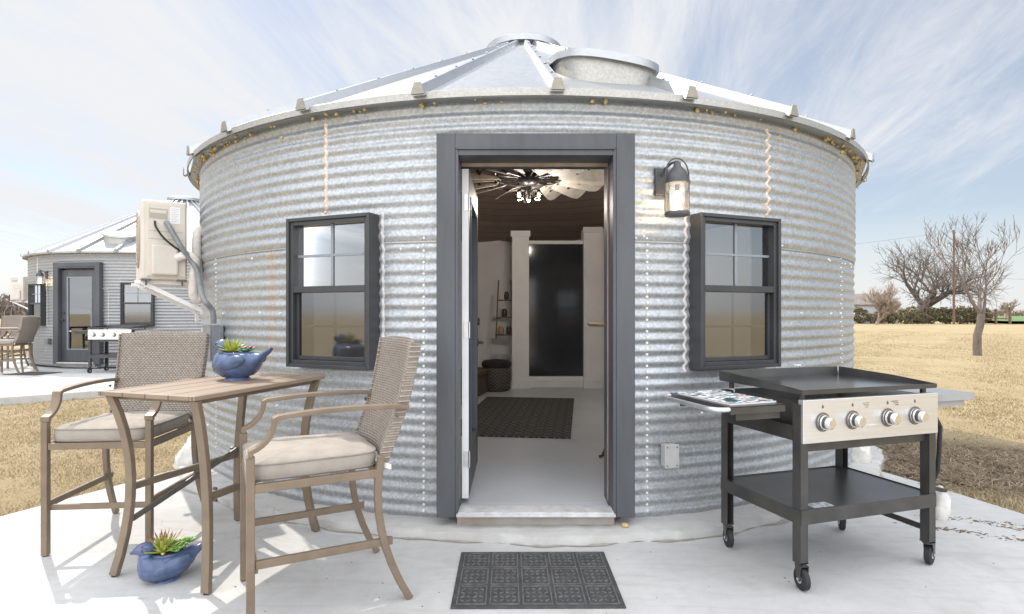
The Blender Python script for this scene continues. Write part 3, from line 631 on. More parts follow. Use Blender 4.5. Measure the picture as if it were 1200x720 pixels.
for o in bin2.children:
    if o.name.startswith('wall'): o.material_slots[0].link = 'OBJECT'; o.material_slots[0].material = M['galv_far_dark']

# ------------------------------------------------------------------ furniture
def leg_curve(p0, p1, p2): return bez(p0, p1, p2, 8)
def make_chair():
    root = thing('bar_chair', 'x', 'chair')
    hw = 0.265; X = Vector((1, 0, 0))
    for s in (-1, 1):
        x = s*hw
        MB().bar([(x, 0, 0.004), (x, 0.0, 0.72)], X, 0.032, 0.032).build('leg', 'bronze', root, bevel=0.003)
        MB().bar(leg_curve((s*0.285, 0.66, 0.004), (x, 0.47, 0.33), (x, 0.535, 0.66)), X, 0.030, 0.032).build('leg', 'bronze', root, bevel=0.003)
        b = MB(); b.bar([(x, 0, 0.72)]+bez((x, 0.0, 0.74), (x, 0.085, 0.77), (x, 0.09, 0.865), 7)+bez((x, 0.105, 0.872), (x, 0.36, 0.90), (x, 0.66, 0.875), 6), X, 0.046, 0.020)
        b.build('arm', 'bronze', root, bevel=0.003)
        MB().bar([(x*0.985, 0.018, 0.275), (s*0.268, 0.585, 0.275)], X, 0.020, 0.034).build('stretcher', 'bronze', root, bevel=0.002)
        b = MB(); b.bar([(s*0.240, 0.535, 0.58)]+[(s*(0.236+0.022*v), 0.553+v*0.150+0.02*sin(pi*v), 0.63+v*0.535) for v in (0, .2, .4, .6, .8, .96)], X, 0.022, 0.022)
        b.build('back_post', 'bronze', root, bevel=0.002)
        ft = MB(); ft.cyl((x, 0, -0.001), (x, 0, 0.012), 0.014, n=10); ft.build('rubber_foot', 'rubber', root)
        bl = MB(); bl.cyl((s*(hw-0.017), 0.03, 0.585), (s*(hw-0.03), 0.03, 0.585), 0.008, n=8).cyl((x+s*0.02, 0.60, 0.84), (x+s*0.028, 0.60, 0.84), 0.009, n=8); bl.build('bolt', 'brace', root)
    b = MB(); b.box((0, 0.002, 0.588), (2*hw-0.034, 0.026, 0.036)).box((0, 0.527, 0.588), (2*hw-0.034, 0.026, 0.036))
    for s in (-1, 1): b.box((s*(hw+0.001), 0.265, 0.588), (0.026, 0.50, 0.036))
    b.build('seat_frame', 'bronze', root, bevel=0.003)
    MB().bar([(-hw, 0.02, 0.255), (hw, 0.02, 0.255)], (0, 1, 0), 0.018, 0.03).build('stretcher', 'bronze', root, bevel=0.002)
    # wicker backrest: rounded, gently bowed slab
    b = MB(); rings = []; nx = 12; nz = 22
    for k in range(nz+1):
        v = k/nz; z = 0.63+v*0.535; yb = 0.545+v*0.150+0.02*sin(pi*v); hwk = 0.252+0.022*v; th = 0.024
        if k in (0, nz): th = 0.012
        front = []; back = []
        for i in range(nx+1):
            u = -1+2*i/nx; bow = 0.035*(1-u*u); e = 1 if abs(u) < 0.99 else 0.5
            zc = z+(0.015*(1-u*u) if v > 0.9 else 0)
            front.append((u*hwk, yb+bow-th*e, zc+0.006)); back.append((u*hwk, yb+bow+th*e, zc-0.006))
        rings.append(front+back[::-1])
    b.ringloft(rings); br = b.build('backrest', 'wicker', root, smooth=50)
    for s in (-1, 1):
        b = MB(); b.bar([(s*(0.252+0.022*v), 0.545+v*0.150+0.02*sin(pi*v), 0.63+v*0.535) for v in [i/8 for i in range(9)]], X, 0.010, 0.052)
        b.build('edge_wrap', 'wicker', br, smooth=40, bevel=0.006)
    # cushion
    b = MB(); rings = []; m = 40
    def sup(t, p=7): c, s_ = cos(t), sin(t); return (abs(c)**(2/p))*(1 if c >= 0 else -1), (abs(s_)**(2/p))*(1 if s_ >= 0 else -1)
    prof = [(0.0, 0.609), (0.80, 0.607), (0.97, 0.609), (0.994, 0.617), (1.0, 0.645), (0.996, 0.672), (0.972, 0.681), (0.85, 0.689), (0.55, 0.697), (0.25, 0.699), (0.0, 0.699)]
    for f, z in prof:
        f = max(f, 0.004); r = []
        for j in range(m):
            cx, cy = sup(2*pi*j/m); wv = 0.004*sin(j*1.7+z*60)*(f if z > 0.66 else 0.3)
            r.append((cx*0.258*f, 0.262+cy*0.272*f, z+wv+(0.010*max(0, -cy)*0 if z > 0.6 else 0)))
        rings.append(r)
    b.ringloft(rings); cu = b.build('cushion', 'fabric', root, smooth=60)
    for z in (0.676, 0.619):
        pts = []
        for j in range(56):
            cx, cy = sup(2*pi*j/56); pts.append((cx*0.2555, 0.262+cy*0.2695, z))
        p = MB(); p.tube(pts, 0.0045, 6, closed=True); p.build('piping', 'piping', cu, smooth=60)
    t = MB(); t.bar([(0.235, 0.525, 0.612), (0.263, 0.55, 0.618), (0.285, 0.575, 0.612)], (0, 0, 1), 0.022, 0.004).bar([(-0.235, 0.525, 0.612), (-0.263, 0.55, 0.618), (-0.285, 0.575, 0.612)], (0, 0, 1), 0.022, 0.004)
    t.build('tie_strap', 'paper', cu)
    return root
CG = 'tall patio chairs with wicker backs'
ch = make_chair(); ch.location = (-2.24, 3.07, 0); ch.rotation_euler = (0, 0, R_(5)); tag(ch, 'tall wicker backed chair behind the table, facing the camera, its back turned to the lawn', 'chair', CG)
c2 = copy_tree(ch); c2.location = (-1.185, 2.535, 0); c2.rotation_euler = (0, 0, R_(-62)); tag(c2, 'tall chair with pale cushion right of the table, back towards the bin house door', 'chair', CG)

def make_table():
    root = thing('bistro_table', 'tall bronze table with plank top holding the blue bird planter, between the two near chairs', 'table', (-1.57, 3.10, 0), R_(-18), 'tall patio tables')
    Zt = 0.925; hx, hy = 0.30, 0.475
    b = MB()
    for i in range(4):
        wv = 2*hx-0.07; x0 = -hx+0.035+wv*i/4; b.box((x0+wv/8, 0, Zt-0.009), (wv/4-0.004, 2*hy-0.07, 0.018))
    for x in (-1, 1): b.box((x*(hx-0.0165), 0, Zt-0.0095), (0.033, 2*hy, 0.021))
    for y in (-1, 1): b.box((0, y*(hy-0.0165), Zt-0.0095), (2*hx-0.068, 0.033, 0.021))
    b.build('tabletop', 'tabletop', root, bevel=0.003)
    a = MB()
    for x in (-1, 1): a.box((x*0.255, 0, Zt-0.032), (0.022, 0.80, 0.022))
    for y in (-1, 1): a.box((0, y*0.39, Zt-0.033), (0.50, 0.022, 0.022))
    a.build('apron', 'bronze', root)
    for sx in (-1, 1):
        for sy in (-1, 1):
            p0, p2 = Vector((sx*0.29, sy*0.40, 0.006)), Vector((sx*0.265, sy*0.435, Zt-0.022))
            wv = Vector((1, 0, 0)) if sy else None
            b = MB(); b.bar(bez(p0, (sx*0.205, sy*0.285, 0.50), p2, 10), Vector((sx*0.9, -sy*0.43, 0)) if False else (1, 0, 0), 0.046, 0.026)
            b.build('leg', 'bronze', root, bevel=0.003)
            f = MB(); f.cyl((p0.x, p0.y, -0.001), (p0.x, p0.y, 0.010), 0.012, n=8); f.build('rubber_foot', 'rubber', root)
    for sx in (-1, 1): MB().bar([(sx*0.252, -0.345, 0.43), (sx*0.252, 0.345, 0.43)], (1, 0, 0), 0.020, 0.034).build('stretcher', 'bronze', root, bevel=0.002)
    for sx in (-1,): MB().bar([(sx*0.236, 0.345, 0.47), (sx*0.245, -0.34, 0.27)], (1, 0, 0), 0.012, 0.028).build('brace', 'brace', root, bevel=0.002)
    b = MB()
    for sx in (-1, 1):
        for y in (-0.335, 0.335): b.cyl((sx*0.27, y, 0.47), (sx*0.285, y, 0.47), 0.008, n=8).cyl((sx*0.27, y, 0.415), (sx*0.285, y, 0.415), 0.008, n=8)
    b.build('bolt', 'brace', root)
    return root
tab = make_table()

# bird planters with succulents
def make_bird():
    root = thing('bird_planter', 'x', 'planter')
    b = MB(); n = 28
    prof = [(-0.128, 0.085, 0.010, 0.012), (-0.122, 0.082, 0.040, 0.044), (-0.105, 0.080, 0.066, 0.062), (-0.07, 0.078, 0.084, 0.072), (-0.02, 0.076, 0.092, 0.0745), (0.03, 0.079, 0.088, 0.072), (0.075, 0.086, 0.070, 0.062), (0.105, 0.097, 0.046, 0.042), (0.125, 0.110, 0.027, 0.024), (0.150, 0.128, 0.021, 0.017), (0.178, 0.147, 0.019, 0.014), (0.190, 0.155, 0.012, 0.008)]
    rings = []
    for x, z, ry, rz in prof:
        r = []
        for j in range(n):
            a = 2*pi*j/n; zz_ = z+rz*sin(a)
            if zz_ < 0.012: zz_ = 0.012*0.5+zz_*0.5 if zz_ > -0.02 else 0.002
            if zz_ < 0.003: zz_ = 0.003
            if -0.08 < x < 0.08: zz_ = min(zz_, 0.132)
            r.append((x, ry*cos(a), zz_))
        rings.append(r)
    b.ringloft(rings)
    b.ball((-0.092, 0, 0.118), (0.034, 0.036, 0.055), u=20, v=14)          # neck
    b.ball((-0.096, 0, 0.168), (0.043, 0.036, 0.032), u=20, v=14)          # head
    b.cyl((-0.125, 0, 0.168), (-0.158, 0, 0.160), 0.022, 0.003, 12)        # beak
    b.lathe([(0.03, 0.0), (0.062, 0.0), (0.058, 0.008), (0.045, 0.018)], 24, (-0.01, 0, 0.0))
    for s in (-1, 1):                                                       # folded wings
        mt = Matrix.Rotation(R_(-14), 4, 'Y')
        b.ball((0.012, s*0.078, 0.088), (0.088, 0.020, 0.034), mt, 20, 10)
    for s in (-1, 1): b.tube([(-0.104+0.012*cos(a), s*(0.0335), 0.174+0.008*sin(a)) for a in [2*pi*i/12 for i in range(12)]], 0.003, 6, closed=True)
    rim = [(0.0+0.070*cos(a), 0.060*sin(a), 0.130) for a in [2*pi*i/28 for i in range(28)]]
    b.tube(rim, 0.008, 8, closed=True)
    body = b.build('body', 'blue', root, smooth=75)
    sb = MB(); sb.ringloft([[(0.066*cos(a)*f, 0.056*sin(a)*f, z) for a in [2*pi*i/24 for i in range(24)]] for f, z in ((1, 0.1335), (0.6, 0.137), (0.05, 0.138))]); sb.build('soil', 'soil', root, smooth=60)
    return root
def spiky(nl, L, m, tip=None, group=None):
    b = MB(); t = MB() if tip else None
    for i in range(nl):
        a = i*2.39996; el = R_(85-70*(i/nl)**0.7); ln = L*random.uniform(0.8, 1.1)*(0.75+0.25*i/nl)
        d = Vector((cos(a)*cos(el), sin(a)*cos(el), sin(el))); side = d.cross(Vector((0, 0, 1))); side = side.normalized() if side.length > 1e-3 else Vector((1, 0, 0)); up = side.cross(d)
        pts = []
        for k in range(6):
            f = k/5; pts.append((d*ln*f+Vector((0, 0, 0.12*ln*f*f*(1 if el > 0.7 else -0.6))), 0.0085*(1-f)**0.7*(0.7+0.9*f)+0.0006))
        def lf(mb, sub):
            mb.ringloft([[p+side*w_*1.25, p+up*w_*0.6, p-side*w_*1.25, p-up*w_*0.6] for p, w_ in sub])
        lf(b, pts[:5] if t else pts)
        if t: lf(t, pts[4:])
    return b, t
def rosette(nl, Rr, b=None, c=Vector((0, 0, 0))):
    b = b or MB()
    for i in range(nl):
        a = i*2.39996; f = (i+1)/nl; el = R_(80-62*f); d = Vector((cos(a)*cos(el), sin(a)*cos(el), sin(el)))
        mt = d.to_track_quat('X', 'Z').to_matrix().to_4x4(); ln = Rr*(0.35+0.65*f)
        b.ball(c+d*ln*0.55+Vector((0, 0, 0.004)), (ln*0.55, ln*0.30, ln*0.13), mt, 8, 6)
    return b
def plant(name, label, parts, loc, group):
    root = thing(name, label, 'succulent', loc, 0, group)
    for nm, mb, m in parts: mb.build(nm, m, root, smooth=60)
    return root
bird = make_bird(); bird.location = (-1.555, 3.235, 0.926); bird.scale = (1.14,)*3; bird.rotation_euler = (0, 0, R_(-16)); tag(bird, 'blue glazed bird shaped planter standing on the tall table', 'planter', 'blue bird planters')
bird2 = copy_tree(bird); bird2.location = (-1.69, 2.79, 0.0); bird2.rotation_euler = (0, 0, R_(38)); bird2.scale = (1.0,)*3
tag(bird2, 'blue glazed bird shaped planter on the concrete beneath the table', 'planter', 'blue bird planters')
bm_ = lambda o, p: o.matrix_basis @ Vector(p)
SG = 'succulents in the bird planters'
bpy.context.view_layer.update()
b, t = spiky(40, 0.10, 0, False); plant('succulent', 'pale yellow green pointed succulent in the planter on the table', [('leaves', b, 'leaf_y')], bm_(bird, (-0.032, -0.012, 0.134)), SG)
plant('succulent', 'small dark green and red rosette succulent at the tail end of the table planter', [('leaves', rosette(24, 0.050), 'leaf_t'), ('red_leaves', rosette(10, 0.04, c=Vector((0.018, 0.006, 0.012))), 'leaf_r')], bm_(bird, (0.040, 0.0, 0.135)), SG)
b, t = spiky(34, 0.135, 0, True); plant('succulent', 'spiky green succulent with pink leaf tips in the planter on the ground', [('leaves', b, 'leaf_y'), ('leaf_tip', t, 'leaf_r')], bm_(bird2, (-0.025, -0.01, 0.134)), SG)
rb = rosette(26, 0.058, c=Vector((0, 0, 0))); rosette(20, 0.046, rb, Vector((0.012, -0.045, 0.0))); rosette(18, 0.044, rb, Vector((0.03, 0.03, 0.012)))
plant('succulent', 'cluster of bright green rosette succulents in the planter on the ground', [('leaves', rb, 'leaf_g')], bm_(bird2, (0.042, -0.008, 0.140)), SG)

# ------------------------------------------------------------------ griddle
def make_griddle():
    root = thing('griddle', 'black four burner flat top griddle on wheels under the right window, nearest the camera', 'griddle', (1.707, 3.064, 0), R_(17.5), 'outdoor griddles')
    for sx in (-1, 1):
        for sy in (-1, 1):
            x, y = sx*0.44, sy*0.26
            b = MB(); b.box((x+sx*0.0235, y, 0.50), (0.003, 0.05, 0.75)).box((x, y+sy*0.0235, 0.50), (0.044, 0.003, 0.75)).box((x-sx*0.021, y-sy*0.002, 0.50), (0.003, 0.044, 0.75)).box((x, y, 0.128), (0.05, 0.05, 0.006))
            b.build('leg', 'black', root)
            # caster: plate, fork, wheel
            az = R_({(-1, -1): 78, (-1, 1): 72, (1, -1): 200, (1, 1): 50}[(sx, sy)]); q = Vector((cos(az), sin(az), 0)); t = Vector((-q.y, q.x, 0))
            c0 = Vector((x, y, 0.053))-q*(0.034 if sx > 0 and sy < 0 else 0.012)
            f = MB(); f.cyl((x, y, 0.118), (x, y, 0.126), 0.026, n=14)
            for s in (-1, 1):
                f.ringloft([[c0+t*s*(0.019+d)+q*0.026+Vector((0, 0, 0.065)), c0+t*s*(0.019+d)-q*0.022+Vector((0, 0, 0.065)), c0+t*s*(0.019+d)-q*0.013+Vector((0, 0, -0.008)), c0+t*s*(0.019+d)+q*0.010+Vector((0, 0, -0.008))] for d in (0, 0.003)])
            f.box((c0.x+q.x*0.004, c0.y+q.y*0.004, 0.1165), (0.048, 0.044, 0.004), rz=az)
            fo = f.build('caster', 'black', root)
            wl = MB(); rr = 0.0515
            wl.ringloft([[c0+t*d+(q*cos(a)+Vector((0, 0, 1))*sin(a))*r for a in [2*pi*i/28 for i in range(28)]] for r, d in ((rr*0.86, -0.0155), (rr, -0.011), (rr, 0.011), (rr*0.86, 0.0155))])
            wl.build('wheel', 'rubber', fo, smooth=40)
            hb = MB(); hb.cyl(c0-t*0.026, c0+t*0.026, 0.007, n=10); hb.cyl(c0-t*0.0165, c0+t*0.0165, 0.020, n=16); hb.build('axle', 'alu', fo)
    # firebox and rails
    b = MB(); b.box((0, 0.005, 0.79), (0.83, 0.45, 0.19)); b.build('firebox', 'black', root, bevel=0.003)
    b = MB()
    for sx in (-1, 1): b.box((sx*0.467, 0, 0.735), (0.003, 0.47, 0.07)); b.box((sx*0.452, 0, 0.70), (0.03, 0.47, 0.003))
    b.box((0, -0.262, 0.667), (0.83, 0.004, 0.042)).box((0, 0.262, 0.70), (0.83, 0.004, 0.05)); b.build('top_rail', 'black', root)
    # control panel
    b = MB(); b.box((0, -0.283, 0.795), (0.925, 0.032, 0.205)); cp = b.build('control_panel', 'steel', root, bevel=0.003)
    for x in (-0.34, -0.145, 0.095, 0.29):
        k = MB(); y = -0.299; z = 0.79; A = Vector((x, y, z)); Yv = Vector((0, -1, 0))
        k.cyl(A, A+Yv*0.008, 0.041, 0.039, 24).cyl(A+Yv*0.008, A+Yv*0.022, 0.036, 0.034, 24).cyl(A+Yv*0.050, A+Yv*0.056, 0.027, 0.022, 20)
        kb = k.build('knob', 'chrome', root, smooth=35)
        g = MB(); g.cyl(A, A+Yv*0.005, 0.046, 0.045, 24).cyl(A+Yv*0.0085, A+Yv*0.0135, 0.0375, n=24); g.build('knob_shadow_ring', 'brace', kb, smooth=35)  # dark rings painting the shadow round the knob base
        g = MB(); g.cyl(A+Yv*0.022, A+Yv*0.034, 0.029, n=24); g.build('knob_band', 'black', kb, smooth=35)
        g = MB(); g.cyl(A+Yv*0.034, A+Yv*0.050, 0.028, 0.027, 22); g.build('knob_grip', 'alu', kb, smooth=35)
        i = MB(); i.cyl((x, -0.2985, 0.861), (x, -0.3, 0.861), 0.007, n=8).cyl((x, -0.2985, 0.869), (x, -0.3, 0.869), 0.004, n=3); i.build('burner_mark', 'brace', cp)
    i = MB()
    for k in range(3): i.box((0.145+0.008*k, -0.2996, 0.868-0.009*k), (0.045-0.012*k, 0.001, 0.004))
    for k in range(4): i.box((-0.055+0.002*k, -0.2996, 0.868-0.007*k), (0.045-0.008*k, 0.001, 0.002))
    i.build('panel_print', 'brace', cp)
    i = MB(); i.box((-0.02, -0.3, 0.737), (0.115, 0.003, 0.045)); i.build('name_plate', 'steel', cp, bevel=0.001)
    i = MB(); i.box((-0.02, -0.303, 0.757), (0.06, 0.010, 0.007)); i.build('plate_clip', 'alu', cp)
    # griddle plate with raised sides
    b = MB(); x0, x1, y0, y1 = -0.462, 0.462, -0.285, 0.285
    b.box(((x0+x1)/2, (y0+y1)/2, 0.914), (x1-x0-0.01, y1-y0, 0.007))
    pl = b.build('griddle_plate', 'plate', root, loc=(0, 0, 0.018))
    b = MB()
    for s in (-1, 1):
        x = s*0.462; b.ringloft([[(x+d, -0.292, 0.905), (x+d, -0.292, 0.925), (x+d*1+s*0.005, -0.05, 0.946), (x+d+s*0.007, 0.30, 0.962), (x+d, 0.30, 0.905)] for d in (-0.0025, 0.0025)])
    b.ringloft([[(-0.458, 0.298, 0.905), (0.458, 0.298, 0.905), (0.458, 0.306, 0.962), (-0.458, 0.306, 0.962)], [(-0.458, 0.302, 0.905), (0.458, 0.302, 0.905), (0.458, 0.310, 0.962), (-0.458, 0.310, 0.962)]])
    b.box((0, -0.290, 0.914), (0.918, 0.004, 0.022))
    b.build('splash_wall', 'black', pl)
    b = MB()
    for s in (-1, 1):
        for y in (-0.25, 0.25): b.cyl((s*0.42, y, 0.866), (s*0.42, y, 0.911), 0.014, n=10)
    b.build('plate_foot', 'black', pl)
    # side shelves
    for s in (-1, 1):
        xa, xb = s*0.485, s*0.815; xc = (xa+xb)/2; b = MB()
        b.box((xc, 0, 0.873), (abs(xb-xa), 0.49, 0.004))
        for y in (-1, 1): b.box((xc, y*0.2435, 0.857), (abs(xb-xa), 0.003, 0.034))
        b.box((xb, 0, 0.857), (0.003, 0.484, 0.034)); b.box((s*0.63, -0.22, 0.823), (0.27, 0.003, 0.034)); b.box((s*0.63, 0.22, 0.823), (0.27, 0.003, 0.034))
        sh = b.build('side_shelf', 'black' if s < 0 else 'shelf_sky_sheen', root, loc=(-0.035 if s < 0 else 0.02, 0, 0))
        if s < 0:
            h = MB(); pts = [(-0.817, -0.235, 0.862)]+bez((-0.83, -0.235, 0.862), (-0.893, -0.235, 0.862), (-0.895, -0.16, 0.862), 6)+bez((-0.895, 0.16, 0.862), (-0.893, 0.235, 0.862), (-0.83, 0.235, 0.862), 6)+[(-0.817, 0.235, 0.862)]
            h.tube(pts, 0.0115, 10); h.build('towel_bar', 'alu', sh, smooth=60)
    # lower shelf
    b = MB(); b.box((0, 0, 0.372), (0.93, 0.546, 0.003))
    for y in (-1, 1): b.box((0, y*0.2875, 0.345), (0.93, 0.003, 0.068))
    for x in (-1, 1): b.box((x*0.4665, 0, 0.345), (0.003, 0.572, 0.068))
    b.build('lower_shelf', 'black', root)
    b = MB(); b.box((-0.29, -0.235, 0.3745), (0.13, 0.06, 0.001)); b.build('warning_sticker', 'paper_grey', root)
    b = MB(); b.bar([(0.445, -0.235, 0.19), (0.445, 0.235, 0.19)], (1, 0, 0), 0.004, 0.03); b.build('side_brace', 'black', root)
    return root
M['shelf_sky_sheen'] = mat('side_shelf_sky_sheen', (0.34, 0.34, 0.345), 0.4, 0.1, var=0.1, vscale=6)  # sky reflection on the right shelf put into its colour as pale grey
M['paper_grey'] = mat('sticker_grey', (0.45, 0.47, 0.50), 0.5, var=0.5, vscale=60)
grd = make_griddle(); grd.location = (1.676, 3.054, 0); grd.scale = (0.93, 1, 1)
def magazine():
    m = mat('magazine_cover', (0.7, 0.7, 0.7), 0.55, spec=0.2); t = m.node_tree; b = t.nodes['Principled BSDF']
    tc = N(t, 'ShaderNodeTexCoord'); v = N(t, 'ShaderNodeTexNoise'); mpn = N(t, 'ShaderNodeMapping'); mpn.inputs['Scale'].default_value = (4, 9, 1); t.links.new(tc.outputs['Object'], mpn.inputs[0]); t.links.new(mpn.outputs[0], v.inputs['Vector']); v.inputs['Scale'].default_value = 2.0; v.inputs['Detail'].default_value = 4
    r = N(t, 'ShaderNodeValToRGB'); t.links.new(v.outputs['Fac'], r.inputs[0]); r.color_ramp.interpolation = 'CONSTANT'
    cols = [(0, (0.02, 0.03, 0.035)), (0.38, (0.04, 0.14, 0.15)), (0.45, (0.78, 0.80, 0.80)), (0.52, (0.10, 0.11, 0.12)), (0.56, (0.72, 0.32, 0.22)), (0.60, (0.80, 0.80, 0.78)), (0.66, (0.10, 0.26, 0.27))]
    while len(r.color_ramp.elements) < len(cols): r.color_ramp.elements.new(0.5)
    for e, (p, c) in zip(r.color_ramp.elements, cols): e.position = p; e.color = (*c, 1)
    t.links.new(r.outputs[0], b.inputs['Base Color'])
    root = thing('magazine', 'colourful printed magazine lying on the left side shelf of the near griddle', 'magazine', grd.matrix_basis @ Vector((-0.68, 0.0, 0.8755)), R_(17.5+2))
    c = MB(); c.box((0, 0, 0.004), (0.27, 0.40, 0.0075)); c.build('pages', 'paper', root)
    c = MB(); c.box((0, 0, 0.0085), (0.272, 0.402, 0.001)); c.build('cover', m, root)
bpy.context.view_layer.update()
magazine()
# gas hose hanging from the griddle's right rear, and the rock it reaches
hs = MB(); gm = grd.matrix_basis
pts = [gm @ Vector(p) for p in ((0.42, -0.10, 0.77), (0.52, -0.17, 0.775), (0.585, -0.20, 0.755), (0.605, -0.215, 0.70), (0.605, -0.21, 0.58), (0.605, -0.20, 0.46), (0.61, -0.16, 0.36))]+[Vector((2.55, 3.34, 0.26)), Vector((2.70, 3.57, 0.19))]
hs.tube(pts, 0.011, 10); ho = hs.build('gas_hose', 'rubber', grd, smooth=60)
ho.matrix_parent_inverse = gm.inverted()
def rock(loc, r, label, sub=3, rz=0):
    b = MB(); g = bmesh.ops.create_icosphere(b.b, subdivisions=sub, radius=1)
    ph = [random.uniform(0, 6) for _ in range(6)]
    for v in g['verts']:
        n = v.co.normalized(); k = 1+0.10*sin(n.x*4+ph[0])*sin(n.y*5+ph[1])+0.06*sin(n.z*9+ph[2]+n.x*6)+0.03*sin(n.y*17+ph[3]+n.z*8)
        v.co = Vector((n.x*r[0]*k, n.y*r[1]*k, n.z*r[2]*k)); v.co.z = max(v.co.z, -r[2]*0.75)
    o = b.build('rock', 'rock', None, smooth=50, loc=(loc[0], loc[1], loc[2]+r[2]*0.7), rot=(0, 0, rz)); tag(o, label, 'rock', 'pale rocks by the bin house'); return o
rock((2.715, 3.60, 0.0), (0.058, 0.055, 0.125), 'upright pale rock on the patio behind the right wheel of the near griddle')
rock((2.93, 4.88, -0.04), (0.13, 0.16, 0.20), 'rounded white rock against the wall base, seen under the near griddle')
rock((-2.72, 4.86, -0.06), (0.13, 0.15, 0.16), 'white rock at the left foot of the near bin wall behind the table')

# ------------------------------------------------------------------ door mat, lantern, boxes on the wall
def door_mat(label, loc, rz):
    root = thing('door_mat', label, 'door mat', loc, rz, 'rubber door mats')
    W, D = 0.775, 0.585; b = MB(); b.box((0, 0, 0.0045), (W, D, 0.009)); b.build('base', 'mat_rubber', root, bevel=0.003)
    r = MB(); nx, ny = 5, 3; cw, cd = (W-0.03)/nx, (D-0.03)/ny
    for i in range(nx):
        for j in range(ny):
            cx, cy = -W/2+0.015+cw*(i+0.5), -D/2+0.015+cd*(j+0.5)
            for s in (-1, 1):
                r.box((cx+s*(cw/2-0.010), cy, 0.0105), (0.006, cd-0.014, 0.004)); r.box((cx, cy+s*(cd/2-0.010), 0.0105), (cw-0.028, 0.006, 0.004))
            for u in range(4):
                for v in range(4):
                    r.box((cx+(u-1.5)*cw*0.19, cy+(v-1.5)*cd*0.19, 0.0105), (0.021, 0.009, 0.0035), rz=R_(45 if (u+v) % 2 else -45))
    r.build('ridge', 'mat_line', root)
    return root
door_mat('black rubber door mat with square pattern on the concrete before the open door', (0.114, 2.79, 0.0), R_(0.4))

def lantern(label, binroot, a):
    n = Vector((sin(R_(a)), -cos(R_(a)), 0)); t = Vector((cos(R_(a)), sin(R_(a)), 0)); base = n*(R+0.004); base.z = 0
    root = thing('wall_lantern', label, 'lamp', (0, 0, 0), 0, 'wall lanterns beside the doors')
    root.matrix_basis = binroot.matrix_basis @ Matrix.Translation((base.x, base.y, 2.03)) @ Matrix.Rotation(R_(a), 4, 'Z')
    # local: x tangent, -y outward
    b = MB(); b.box((-0.028, -0.013, 0.075), (0.085, 0.026, 0.165)); b.build('back_plate', 'lantern', root, bevel=0.004)
    A = Vector((0.0, -0.155, 0.0)); b = MB()
    b.tube([(-0.028, -0.02, 0.10), (-0.026, -0.06, 0.145), (-0.012, -0.11, 0.168), (0, -0.155, 0.165), (0, -0.155, 0.13)], 0.008, 8); b.build('arm', 'lantern', root, smooth=60)
    b = MB(); b.lathe([(0.012, 0.165), (0.020, 0.160), (0.022, 0.140), (0.030, 0.130), (0.050, 0.108), (0.066, 0.080), (0.070, 0.050), (0.076, 0.046), (0.076, 0.036), (0.066, 0.034), (0.02, 0.05)], 28, A); b.build('cap', 'lantern', root, smooth=40)
    b = MB(); b.lathe([(0.064, 0.040), (0.066, -0.02), (0.066, -0.125), (0.062, -0.135)], 28, A, cap=False); b.build('glass_cylinder', 'seed_glass', root, smooth=60)
    b = MB(); b.lathe([(0.03, -0.150), (0.072, -0.152), (0.074, -0.140), (0.070, -0.132), (0.056, -0.132), (0.03, -0.140)], 28, A)
    hoop = bez((-0.078, -0.155, -0.145), (-0.078, -0.155, 0.05), (-0.078, -0.155, 0.09), 5)+bez((-0.076, -0.155, 0.10), (-0.060, -0.155, 0.185), (0.0, -0.155, 0.185), 6)[1:]+bez((0.0, -0.155, 0.185), (0.060, -0.155, 0.185), (0.076, -0.155, 0.10), 6)[1:]+[(0.078, -0.155, 0.05), (0.078, -0.155, -0.145)]
    b.tube(hoop, 0.0042, 6); b.build('cage', 'lantern', root, smooth=60)
    b = MB(); b.cyl(A+Vector((0, 0, 0.03)), A+Vector((0, 0, -0.01)), 0.013, n=12); b.build('socket', 'black', root)
    b = MB(); b.ball(A+Vector((0, 0, -0.052)), (0.026, 0.026, 0.046), u=14, v=10); b.build('bulb', 'bulb_out', root, smooth=60)
    l = bpy.data.lights.new('lantern_light', 'POINT'); l.energy = 1.3; l.color = (1, 0.74, 0.45); l.shadow_soft_size = 0.04
    lo = bpy.data.objects.new('lantern_light', l); C.objects.link(lo); lo.parent = root; lo.location = A+Vector((0, -0.0, -0.10))
    return root
lantern('lit grey lantern with glass cylinder on the near bin wall, right of the open door', binr, 13.6)
lantern('lit lantern on the far bin house at the left of its closed door', bin2, -15.5)

def wall_box(name, label, cat, binroot, a, z, d, m, lid=True, off=0.0):
    root = thing(name, label, cat); n = Vector((sin(R_(a)), -cos(R_(a)), 0))
    root.matrix_basis = binroot.matrix_basis @ Matrix.Translation((n.x*(R+off), n.y*(R+off), z)) @ Matrix.Rotation(R_(a), 4, 'Z')
    b = MB(); b.box((0, -d[1]/2, 0), d); b.build('case', m, root, bevel=0.006)
    if lid:
        b = MB(); b.box((0, -d[1]-0.005, 0), (d[0]+0.008, 0.010, d[2]+0.008)); b.build('cover', m, root, bevel=0.004)
        b = MB()
        for sx in (-1, 1):
            for sz in (-1, 1): b.cyl((sx*(d[0]/2-0.012), -d[1]-0.009, sz*(d[2]/2-0.012)), (sx*(d[0]/2-0.012), -d[1]-0.0115, sz*(d[2]/2-0.012)), 0.0045, n=8)
        b.build('screw', 'brace', root)
    return root
wall_box('outlet_box', 'small pale grey outlet box low on the near bin wall, right of the doorway', 'electrical box', binr, 13.9, 0.437, (0.088, 0.055, 0.135), 'grey_box', off=0.006)
wall_box('outlet_box', 'small grey outlet box low on the far bin wall, left of its door', 'electrical box', bin2, -14.5, 0.60, (0.10, 0.055, 0.13), 'conduit', off=0.006)
wall_box('disconnect_box', 'grey switch box on the near bin wall, behind the blue bird on the table', 'electrical box', binr, -45.0, 1.08, (0.16, 0.09, 0.27), 'conduit', off=0.006)

